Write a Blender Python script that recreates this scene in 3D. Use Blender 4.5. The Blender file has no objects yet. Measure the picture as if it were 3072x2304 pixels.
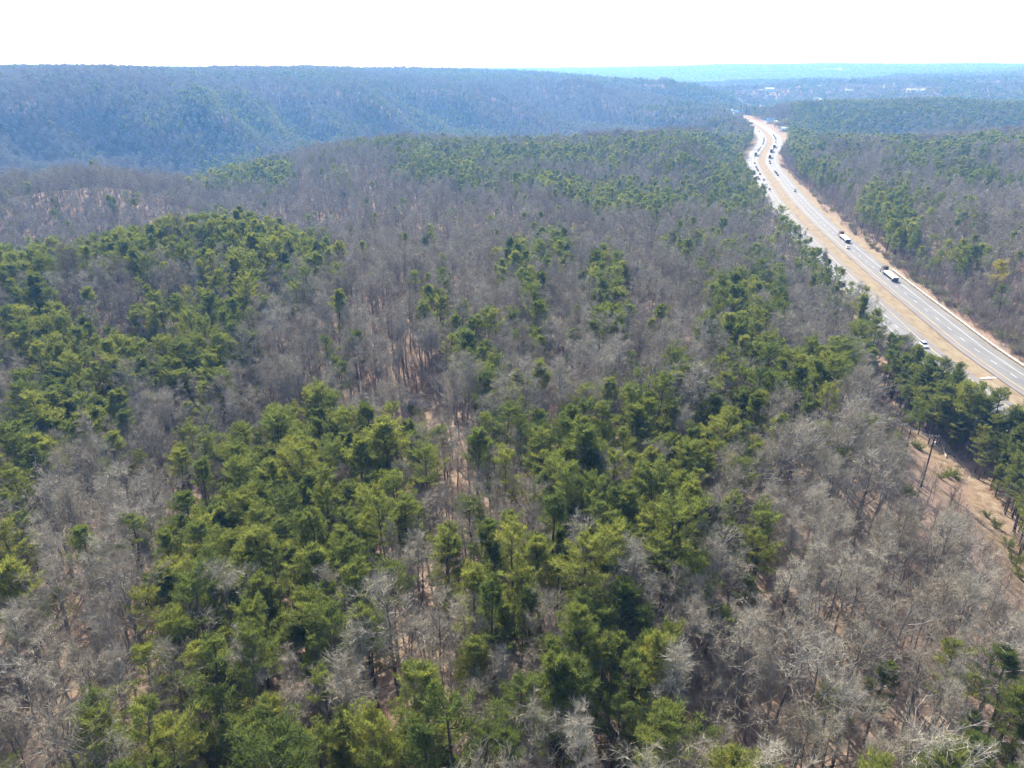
import bpy, math, random
import numpy as np
from mathutils import Vector, Matrix

R = math.radians
scn = bpy.context.scene
C = scn.collection
# ------------------------------------------------------------------ camera, sky, sun
CAM_H = 95.0
FPX = 2130.0
PITCH = R(24.1)
cam_d = bpy.data.cameras.new("camera")
cam_d.sensor_width = 36.0
cam_d.lens = 36.0 * FPX / 3072.0
cam_d.clip_start = 1.0
cam_d.clip_end = 60000.0
cam = bpy.data.objects.new("camera", cam_d)
C.objects.link(cam)
cam.location = (0, 0, CAM_H)
cam.rotation_euler = (R(90) - PITCH, 0, 0)
scn.camera = cam

SUN_AZ, SUN_EL = R(-15), R(38)
world = bpy.data.worlds.new("World")
scn.world = world
world.use_nodes = True
wn = world.node_tree
bg = wn.nodes["Background"]
sky = wn.nodes.new("ShaderNodeTexSky")
sky.sky_type = 'NISHITA'
sky.sun_disc = False
sky.sun_elevation = SUN_EL
sky.sun_rotation = SUN_AZ
sky.altitude = 300
sky.air_density = 1.0
sky.dust_density = 3.0
sky.ozone_density = 1.0
wn.links.new(sky.outputs[0], bg.inputs[0])
bg.inputs[1].default_value = 0.13

sun_d = bpy.data.lights.new("sun", 'SUN')
sun_d.energy = 5.0
sun_d.angle = R(0.5)
sun_d.color = (1.0, 0.95, 0.87)
sun = bpy.data.objects.new("sun", sun_d)
C.objects.link(sun)
sdir = Vector((math.sin(SUN_AZ) * math.cos(SUN_EL), math.cos(SUN_AZ) * math.cos(SUN_EL), math.sin(SUN_EL)))
sun.rotation_euler = sdir.to_track_quat('Z', 'Y').to_euler()
sun.location = (0, 0, 400)

scn.view_settings.view_transform = 'Standard'
scn.view_settings.look = 'None'
scn.view_settings.gamma = 1
scn.view_settings.use_curve_mapping = False
scn.view_settings.exposure = 1.22

cy = scn.cycles
cy.max_bounces = 4
cy.diffuse_bounces = 2
cy.glossy_bounces = 1
cy.transmission_bounces = 2
cy.transparent_max_bounces = 4
cy.volume_bounces = 0
cy.caustics_reflective = False
cy.caustics_refractive = False
cy.use_adaptive_sampling = False
cy.adaptive_threshold = 0.02
cy.use_denoising = True
cy.denoiser = 'OPENIMAGEDENOISE'
cy.denoising_input_passes = 'RGB_ALBEDO_NORMAL'
cy.denoising_prefilter = 'NONE'
cy.sample_clamp_indirect = 4.0
scn.render.use_persistent_data = False

rng = np.random.default_rng(11)
random.seed(11)

# ------------------------------------------------------------------ helpers
def np_mesh(name, V, F, mats, midx=None, smooth=False):
    me = bpy.data.meshes.new(name)
    V = np.asarray(V, dtype=np.float32)
    F = np.asarray(F, dtype=np.int32)
    k = F.shape[1]
    me.vertices.add(len(V)); me.vertices.foreach_set("co", V.ravel())
    me.loops.add(F.size); me.loops.foreach_set("vertex_index", F.ravel())
    me.polygons.add(len(F))
    me.polygons.foreach_set("loop_start", np.arange(0, F.size, k, dtype=np.int32))
    try:
        me.polygons.foreach_set("loop_total", np.full(len(F), k, dtype=np.int32))
    except Exception:
        pass
    for m in mats:
        me.materials.append(m)
    if midx is not None:
        me.polygons.foreach_set("material_index", np.asarray(midx, dtype=np.int32))
    me.polygons.foreach_set("use_smooth", np.full(len(F), bool(smooth)))
    me.update(calc_edges=True)
    me.validate()
    return me

def obj(name, me, parent=None):
    o = bpy.data.objects.new(name, me)
    C.objects.link(o)
    if parent is not None:
        o.parent = parent
    return o

def tag(o, label=None, cat=None, group=None, kind=None):
    if label: o["label"] = label
    if cat: o["category"] = cat
    if group: o["group"] = group
    if kind: o["kind"] = kind
    return o

def empty(name, loc, rz=0.0):
    o = bpy.data.objects.new(name, None)
    C.objects.link(o)
    o.location = loc
    o.rotation_euler = (0, 0, rz)
    o.empty_display_size = 0.5
    return o

class MB:
    """collects boxes, tubes and prisms into one mesh"""
    def __init__(s): s.V = []; s.F = []
    def quad(s, pts):
        b = len(s.V); s.V += [tuple(p) for p in pts]; s.F.append(tuple(range(b, b + len(pts))))
    def hexa(s, lo, hi):
        b = len(s.V); s.V += [tuple(p) for p in lo] + [tuple(p) for p in hi]
        n = len(lo)
        s.F.append(tuple(b + i for i in reversed(range(n))))
        s.F.append(tuple(b + n + i for i in range(n)))
        for i in range(n):
            j = (i + 1) % n
            s.F.append((b + i, b + j, b + n + j, b + n + i))
    def box(s, x0, x1, y0, y1, z0, z1):
        s.hexa([(x0, y0, z0), (x1, y0, z0), (x1, y1, z0), (x0, y1, z0)],
               [(x0, y0, z1), (x1, y0, z1), (x1, y1, z1), (x0, y1, z1)])
    def tube(s, p0, p1, r0, r1, n=8):
        p0 = Vector(p0); p1 = Vector(p1)
        d = (p1 - p0).normalized()
        a = d.orthogonal().normalized(); c = d.cross(a)
        lo = [p0 + (a * math.cos(2 * math.pi * i / n) + c * math.sin(2 * math.pi * i / n)) * r0 for i in range(n)]
        hi = [p1 + (a * math.cos(2 * math.pi * i / n) + c * math.sin(2 * math.pi * i / n)) * r1 for i in range(n)]
        s.hexa(lo, hi)
    def mesh(s, name, mat, bevel=0.0):
        me = bpy.data.meshes.new(name)
        me.from_pydata(s.V, [], s.F)
        me.materials.append(mat)
        me.update()
        if bevel:
            import bmesh
            bm = bmesh.new(); bm.from_mesh(me)
            bmesh.ops.remove_doubles(bm, verts=bm.verts, dist=1e-4)
            bmesh.ops.bevel(bm, geom=[e for e in bm.edges if e.calc_face_angle(0) > 0.5], offset=bevel, segments=2, profile=0.6, affect='EDGES')
            bm.to_mesh(me); bm.free()
        return me
    def build(s, name, mat, parent=None, bevel=0.0):
        return obj(name, s.mesh(name, mat, bevel), parent)

# ------------------------------------------------------------------ materials
def new_mat(name):
    m = bpy.data.materials.new(name)
    m.use_nodes = True
    nt = m.node_tree
    b = nt.nodes["Principled BSDF"]
    return m, nt, b

def noise(nt, scale, detail=3.0, coord=None, rough=0.55):
    n = nt.nodes.new("ShaderNodeTexNoise")
    n.inputs["Scale"].default_value = scale
    n.inputs["Detail"].default_value = detail
    n.inputs["Roughness"].default_value = rough
    if coord is not None:
        nt.links.new(coord, n.inputs["Vector"])
    return n.outputs["Fac"]

def ramp(nt, fac, stops):
    r = nt.nodes.new("ShaderNodeValToRGB")
    cr = r.color_ramp
    while len(cr.elements) < len(stops):
        cr.elements.new(0.5)
    for e, (p, c) in zip(cr.elements, stops):
        e.position = p; e.color = (*c, 1)
    nt.links.new(fac, r.inputs[0])
    return r.outputs[0]

def mixc(nt, fac, a, b, mode='MIX'):
    m = nt.nodes.new("ShaderNodeMix")
    m.data_type = 'RGBA'; m.blend_type = mode
    for s, v in ((m.inputs[0], fac), (m.inputs[6], a), (m.inputs[7], b)):
        if isinstance(v, bpy.types.NodeSocket): nt.links.new(v, s)
        elif isinstance(v, (int, float)): s.default_value = v
        else: s.default_value = (*v, 1)
    return m.outputs[2]

def plain(name, col, rough=0.6, var=0.15, scale=1.5, metal=0.0, coat=0.0):
    m, nt, b = new_mat(name)
    tc = nt.nodes.new("ShaderNodeTexCoord")
    f = noise(nt, scale, 4, tc.outputs["Object"])
    lo = tuple(c * (1 - var) for c in col); hi = tuple(min(1, c * (1 + var)) for c in col)
    nt.links.new(ramp(nt, f, [(0.3, lo), (0.7, hi)]), b.inputs["Base Color"])
    b.inputs["Roughness"].default_value = rough
    b.inputs["Metallic"].default_value = metal
    b.inputs["Specular IOR Level"].default_value = 0.3
    if coat: b.inputs["Coat Weight"].default_value = coat
    return m

def needle_mat(name, stops, trans=0.5):
    m, nt, b = new_mat(name)
    nt.nodes.remove(b)
    oi = nt.nodes.new("ShaderNodeObjectInfo")
    ge = nt.nodes.new("ShaderNodeNewGeometry")
    base = ramp(nt, oi.outputs["Random"], stops)
    f = noise(nt, 0.45, 3, ge.outputs["Position"])
    hi = mixc(nt, 1.0, base, (1.16, 1.12, 1.0), 'MULTIPLY')
    lo = mixc(nt, 1.0, base, (0.84, 0.88, 0.95), 'MULTIPLY')
    rp = ramp(nt, f, [(0.35, (0, 0, 0)), (0.65, (1, 1, 1))])
    col = mixc(nt, rp, lo, hi)
    d = nt.nodes.new("ShaderNodeBsdfDiffuse")
    t = nt.nodes.new("ShaderNodeBsdfTranslucent")
    tcol = mixc(nt, 1.0, col, (1.3, 1.3, 0.7), 'MULTIPLY')
    nt.links.new(col, d.inputs[0]); nt.links.new(tcol, t.inputs[0])
    mx = nt.nodes.new("ShaderNodeMixShader"); mx.inputs[0].default_value = trans
    nt.links.new(d.outputs[0], mx.inputs[1]); nt.links.new(t.outputs[0], mx.inputs[2])
    nt.links.new(mx.outputs[0], nt.nodes["Material Output"].inputs[0])
    return m

def twig_mat(name, stops, rough=0.8):
    m, nt, b = new_mat(name)
    oi = nt.nodes.new("ShaderNodeObjectInfo")
    ge = nt.nodes.new("ShaderNodeNewGeometry")
    base = ramp(nt, oi.outputs["Random"], stops)
    f = noise(nt, 0.8, 3, ge.outputs["Position"])
    rp = ramp(nt, f, [(0.35, (0.72, 0.72, 0.74)), (0.7, (1.25, 1.24, 1.22))])
    nt.links.new(mixc(nt, 1.0, base, rp, 'MULTIPLY'), b.inputs["Base Color"])
    b.inputs["Roughness"].default_value = rough
    b.inputs["Specular IOR Level"].default_value = 0.2
    return m

M_NEEDLE = needle_mat("pine_needles", [(0.0, (0.105, 0.136, 0.052)), (0.4, (0.145, 0.174, 0.060)), (0.75, (0.180, 0.205, 0.066)), (1.0, (0.225, 0.238, 0.074))])
M_NEEDLE_Y = needle_mat("yellow_pine_needles", [(0.0, (0.25, 0.24, 0.05)), (1.0, (0.30, 0.27, 0.06))])
M_PBARK = twig_mat("pine_bark", [(0.0, (0.07, 0.055, 0.045)), (1.0, (0.12, 0.095, 0.08))])
M_BARK = twig_mat("grey_bark", [(0.0, (0.13, 0.112, 0.10)), (0.6, (0.22, 0.20, 0.18)), (1.0, (0.36, 0.34, 0.31))])
M_TWIG = twig_mat("bare_twigs", [(0.0, (0.27, 0.23, 0.17)), (0.5, (0.37, 0.33, 0.25)), (1.0, (0.43, 0.395, 0.315))])
M_BRUSH = twig_mat("brush_twigs", [(0.0, (0.20, 0.15, 0.12)), (0.6, (0.30, 0.25, 0.20)), (1.0, (0.38, 0.35, 0.28))])
M_LEAF = needle_mat("shrub_leaves", [(0.0, (0.09, 0.12, 0.03)), (1.0, (0.16, 0.19, 0.05))])
M_PALE = needle_mat("pale_shrub_leaves", [(0.0, (0.22, 0.21, 0.14)), (1.0, (0.34, 0.33, 0.25))], 0.2)

# ------------------------------------------------------------------ projection
CP, SP = math.cos(PITCH), math.sin(PITCH)
def project(P):
    P = np.asarray(P, float)
    x, y, z = P[..., 0], P[..., 1], P[..., 2] - CAM_H
    depth = y * CP - z * SP
    down = -y * SP - z * CP
    depth_s = np.where(np.abs(depth) < 1e-3, 1e-3, depth)
    return 1536 + FPX * x / depth_s, 1152 + FPX * down / depth_s, depth

def ray(px, py):
    u = (px - 1536) / FPX; v = (py - 1152) / FPX
    return np.array([u, CP - v * SP, -(SP + v * CP)])

# ------------------------------------------------------------------ noise
def vnoise(x, y, seed=0):
    xi = np.floor(x).astype(np.int64); yi = np.floor(y).astype(np.int64)
    fx = x - xi; fy = y - yi
    fx = fx * fx * (3 - 2 * fx); fy = fy * fy * (3 - 2 * fy)
    def h(a, b):
        n = (a * 374761393 + b * 668265263 + seed * 982451653) & 0x7fffffff
        n = ((n ^ (n >> 13)) * 1274126177) & 0x7fffffff
        return ((n ^ (n >> 16)) & 0xffff) / 65535.0
    return (h(xi, yi) * (1 - fx) + h(xi + 1, yi) * fx) * (1 - fy) + (h(xi, yi + 1) * (1 - fx) + h(xi + 1, yi + 1) * fx) * fy - 0.5

def fbm(x, y, seed=0, oct=4):
    s = 0; a = 1.0
    for i in range(oct):
        s = s + a * vnoise(x, y, seed + i * 17)
        x = x * 2.03; y = y * 2.03; a *= 0.5
    return s

# ------------------------------------------------------------------ highway line
ROAD_PX = [(158.1, 197.8), (160.6, 243.6), (164.5, 271.5), (172.4, 328.4), (184.0, 402.8), (193.5, 460), (216, 572), (239.2, 672.2), (253.5, 733.9), (273.1, 807.2), (304.0, 895.9),
           (332, 966.0), (361.5, 1047.5), (382.0, 1115.0), (402.0, 1197.8), (418.4, 1271.6), (434.1, 1354.8), (452, 1480), (462, 1600), (470, 1750)]
_c = np.array([(158.0, -250.0), (157.5, 60.0), (157.5, 140.0)] + ROAD_PX)
def catmull(P, step):
    out = []
    for i in range(len(P) - 1):
        p0 = P[max(i - 1, 0)]; p1 = P[i]; p2 = P[i + 1]; p3 = P[min(i + 2, len(P) - 1)]
        n = max(2, int(np.linalg.norm(p2 - p1) / step))
        # centripetal-ish tangents scaled to the segment
        l = np.linalg.norm(p2 - p1)
        m1 = (p2 - p0) / max(np.linalg.norm(p2 - p0), 1e-6) * l
        m2 = (p3 - p1) / max(np.linalg.norm(p3 - p1), 1e-6) * l
        for t in np.arange(n) / n:
            out.append((2*t**3-3*t**2+1)*p1 + (t**3-2*t**2+t)*m1 + (-2*t**3+3*t**2)*p2 + (t**3-t**2)*m2)
    out.append(P[-1])
    return np.array(out)
_r = catmull(_c, 1.0)
# light smoothing
for _ in range(160):
    _r[1:-1] = 0.25 * _r[:-2] + 0.5 * _r[1:-1] + 0.25 * _r[2:]
_s = np.concatenate([[0], np.cumsum(np.linalg.norm(np.diff(_r, axis=0), axis=1))])
ROAD_S = np.arange(0, _s[-1], 4.0)
ROAD = np.stack([np.interp(ROAD_S, _s, _r[:, 0]), np.interp(ROAD_S, _s, _r[:, 1])], 1)
_t = np.gradient(ROAD, axis=0); _t /= np.linalg.norm(_t, axis=1)[:, None]
ROAD_T = _t
ROAD_N = np.stack([_t[:, 1], -_t[:, 0]], 1)          # to the right of the outbound direction

def road_coords(x, y):
    """signed lateral offset (right positive) and index of the nearest road sample"""
    x = np.asarray(x, float).ravel(); y = np.asarray(y, float).ravel()
    lat = np.empty(len(x)); idx = np.empty(len(x), int)
    for a in range(0, len(x), 20000):
        b = slice(a, a + 20000)
        dx = x[b, None] - ROAD[None, :, 0]; dy = y[b, None] - ROAD[None, :, 1]
        i = np.argmin(dx * dx + dy * dy, axis=1)
        k = np.arange(len(i))
        lx, ly = dx[k, i], dy[k, i]
        along = np.abs(lx * ROAD_T[i, 0] + ly * ROAD_T[i, 1])
        l = lx * ROAD_N[i, 0] + ly * ROAD_N[i, 1]
        lat[b] = np.where(along > 6, np.sign(l) * np.hypot(lx, ly), l); idx[b] = i
    return lat, idx

# ------------------------------------------------------------------ terrain
# (photo column, photo row seen, ground height, height of the canopy seen there)
SEEN = [(2763, 1460, 15, 0), (1500, 2290, 20, 4), (50, 2290, 16, 3), (3000, 2290, 16, 3), (1250, 1900, 18, 2), (600, 1900, 17, 6), (2500, 1900, 15, 3), (200, 1700, 11, 3),
        (1380, 1420, 13, 0), (650, 1400, 7, 2), (250, 1500, 8, 2), (1270, 1240, 8, 0), (1000, 1150, 12, 4), (1000, 1000, 14, 6), (1250, 900, 15, 6),
        (1500, 1150, 13, 6), (1900, 1000, 13, 8), (2200, 1050, 11, 8), (2450, 1200, 10, 5), (2900, 1500, 14, 0), (2650, 1230, 11, 0),
        (150, 1250, 8, 12), (300, 1000, 10, 14), (150, 745, 17, 16), (700, 665, 15, 15), (600, 900, 14, 12), (950, 740, 8, 14),
        (300, 510, 9, 15), (0, 545, 8, 15), (550, 575, -2, 14), (200, 650, -2, 8), (730, 490, -14, 18), (640, 620, -12, 6),
        (1000, 455, 5, 15), (1150, 425, 5, 15), (1500, 425, 5, 15), (1900, 400, 4, 15), (2150, 392, 4, 16), (830, 560, -2, 14),
        (1000, 600, -1, 9), (1300, 700, 3, 10), (1700, 600, 4, 11), (2000, 700, 5, 10), (800, 760, -4, 8), (1600, 500, 3, 12), (2150, 560, 0, 14),
        (2700, 600, 6, 11), (2900, 520, 6, 11), (2500, 430, 5, 14), (2800, 415, 6, 14), (3060, 400, 8, 14), (3000, 800, 6, 10), (2900, 1000, 4, 6)]
# (photo column, photo row, distance): ground height follows from the row, 14 m canopy
FAR = [(0, 211, 1700), (500, 213, 1750), (1000, 217, 1950), (1500, 225, 2300), (1800, 234, 2500), (1950, 248, 2450), (2050, 272, 2350), (2150, 312, 2150), (2225, 350, 1980),
       (0, 512, 1190), (500, 300, 1365), (0, 280, 1345), (250, 285, 1345), (650, 330, 1420), (900, 420, 1340), (800, 320, 1480), (1000, 295, 1580), (1500, 300, 1800), (1500, 395, 1560), (1200, 400, 1450), (1250, 290, 1680), (1850, 320, 1880), (500, 506, 1190), (0, 240, 1480), (500, 245, 1500), (1000, 245, 1720),
       (2420, 318, 1500), (2900, 300, 1660), (2700, 304, 1620), (2395, 345, 1450), (2700, 267, 2800), (2400, 266, 2900), (2600, 243, 3800), (3000, 280, 2700), (3000, 245, 3800),
       (1860, 214, 6200), (2300, 204, 6400), (3000, 199, 6500), (2200, 270, 5000), (2080, 262, 4300), (2250, 330, 2300), (2350, 300, 2500), (2300, 280, 3200),
       (0, 202, 4500), (430, 206, 5000), (1000, 210, 4500), (1500, 216, 5000), (0, 196, 9000), (800, 205, 9000), (1500, 206, 12000), (2300, 201, 12000), (3000, 197, 12000)]
# hidden hollows: azimuth in degrees, distance, height
HID = [(-34, 430, -14), (-22, 440, -18), (-33, 800, -38), (-20, 900, -42), (-8, 1050, -44), (2, 1100, -44), (12, 1250, -42), (17, 1700, -8), (-34, 1000, -46), (-15, 1100, -46), (0, 1300, -45),
       (21, 1180, -16), (28, 1230, -34), (35, 1260, -34), (22, 2200, -18), (32, 2200, -14), (-30, 2600, 62), (0, 3300, 52), (14, 3400, 5), (-46, 150, 12), (-46, 60, 16), (46, 60, 16), (0, 30, 20), (0, 8, 20),
       (46, 160, 6), (43, 300, 2), (46, 8, 19), (-46, 8, 19), (-46, 400, 0), (-46, 900, -30), (-46, 1700, 70), (46, 900, 5), (46, 1700, 20), (46, 6000, 90), (-46, 6000, 90), (46, 14000, 60), (-46, 14000, 70), (0, 14000, 60)]
_pts = []
for px, py, z, th in SEEN:
    d = ray(px, py); t = (CAM_H - z - th) / -d[2]
    _pts.append((math.degrees(math.atan2(d[0], d[1])), math.hypot(d[0], d[1]) * t, z))
for px, py, r in FAR:
    d = ray(px, py); h = math.hypot(d[0], d[1])
    _pts.append((math.degrees(math.atan2(d[0], d[1])), r, CAM_H + d[2] / h * r - 14))
_pts += HID
_pts = np.array(_pts)
def feat(az, r): return np.stack([az / 22.0, np.log(np.maximum(r, 6.0)) * 1.9], -1)
_X = feat(_pts[:, 0], _pts[:, 1])
def _k(d2): return 0.5 * d2 * np.log(d2 + 1e-9)
_d2 = ((_X[:, None] - _X[None]) ** 2).sum(-1)
_n = len(_X)
_A = np.zeros((_n + 3, _n + 3))
_A[:_n, :_n] = _k(_d2) + np.eye(_n) * 0.004
_A[:_n, _n] = 1; _A[:_n, _n + 1:] = _X
_A[_n:, :_n] = _A[:_n, _n:].T
_w = np.linalg.solve(_A, np.concatenate([_pts[:, 2], [0, 0, 0]]))
def tps(az, r):
    out = np.empty(len(az))
    for a in range(0, len(az), 20000):
        b = slice(a, a + 20000)
        f = feat(az[b], r[b])
        d2 = ((f[:, None] - _X[None]) ** 2).sum(-1)
        out[b] = _k(d2) @ _w[:_n] + _w[_n] + f @ _w[_n + 1:]
    return out
def sstep(a, b, x):
    t = np.clip((x - a) / (b - a), 0, 1); return t * t * (3 - 2 * t)

def height(x, y):
    x = np.asarray(x, float).ravel(); y = np.asarray(y, float).ravel()
    r = np.hypot(x, y); az = np.degrees(np.arctan2(x, y))
    azc = np.clip(az, -48, 48)
    z = tps(azc, r)
    back = np.abs(az) > 48
    if back.any():
        zo = tps(-azc[back], r[back])
        w = (np.abs(az[back]) - 48) / 132 * 0.5
        z[back] = z[back] * (1 - w) + zo * w
    amp = np.clip((r - 60) / 1200, 0.12, 1.0)
    z = z + fbm(x / 170, y / 170, 3) * (7 + 6 * sstep(120, 300, r) * (1 - sstep(700, 1000, r))) * amp ** 0.7 + fbm(x / 30, y / 30, 9, 2) * 0.8 
    face = sstep(-46, -15, z) * (1 - sstep(15, 50, z)) * sstep(950, 1200, r) * (1 - sstep(2300, 2800, r)) * (az < 17)
    q = 0.8 * x + 0.6 * y
    sp = np.sin(q / 330 * 2 * np.pi + 1.2 + 2.2 * fbm(x / 500, y / 500, 5, 2))
    z = z + (25 * sp + 9 * np.sin(q / 118 * 2 * np.pi + 5 * fbm(x / 300, y / 300, 6, 2)) - 14 * np.abs(fbm(x / 120, y / 120, 8, 2))) * face
    z = z + (0.25 - np.abs(fbm(x / 800, y / 600, 21, 3))) * 110 * sstep(2200, 3000, r) * (1 - 0.75 * sstep(4800, 6200, r)) * sstep(8, 17, az)
    lat, _ = road_coords(x, y)
    # the highway runs on a low bank: level across the road, lower to its left, slightly higher to its right
    a = np.abs(lat)
    bank = np.where(lat < 0, -5.5 * sstep(20, 36, a), 0.8 * sstep(16, 30, a))
    w = sstep(34, 80, a)
    z = np.where(y < 1750, (bank - 0.35) * (1 - w) + z * w, z)
    return z

def ground_at(px, py):
    d = ray(px, py)
    t = np.concatenate([np.arange(40, 600, 0.5), np.arange(600, 3000, 3.0), np.arange(3000, 12000, 12.0)])
    P = d[None] * t[:, None]
    h = height(P[:, 0], P[:, 1])
    below = np.nonzero(CAM_H + P[:, 2] <= h)[0]
    i = below[0] if len(below) else len(t) - 1
    return P[i, 0], P[i, 1], h[i]

def hz(x, y): return float(height([x], [y])[0])

# ------------------------------------------------------------------ image-row outlines traced from the photograph, used to decide which kind of tree grows where
def inpoly(px, py, poly):
    px = np.asarray(px); py = np.asarray(py)
    inside = np.zeros(px.shape, bool)
    n = len(poly); j = n - 1
    for i in range(n):
        xi, yi = poly[i]; xj, yj = poly[j]
        c = ((yi > py) != (yj > py)) & (px < (xj - xi) * (py - yi) / (yj - yi + 1e-12) + xi)
        inside ^= c; j = i
    return inside
def rect(x0, y0, x1, y1): return [(x0, y0), (x1, y0), (x1, y1), (x0, y1)]

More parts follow.
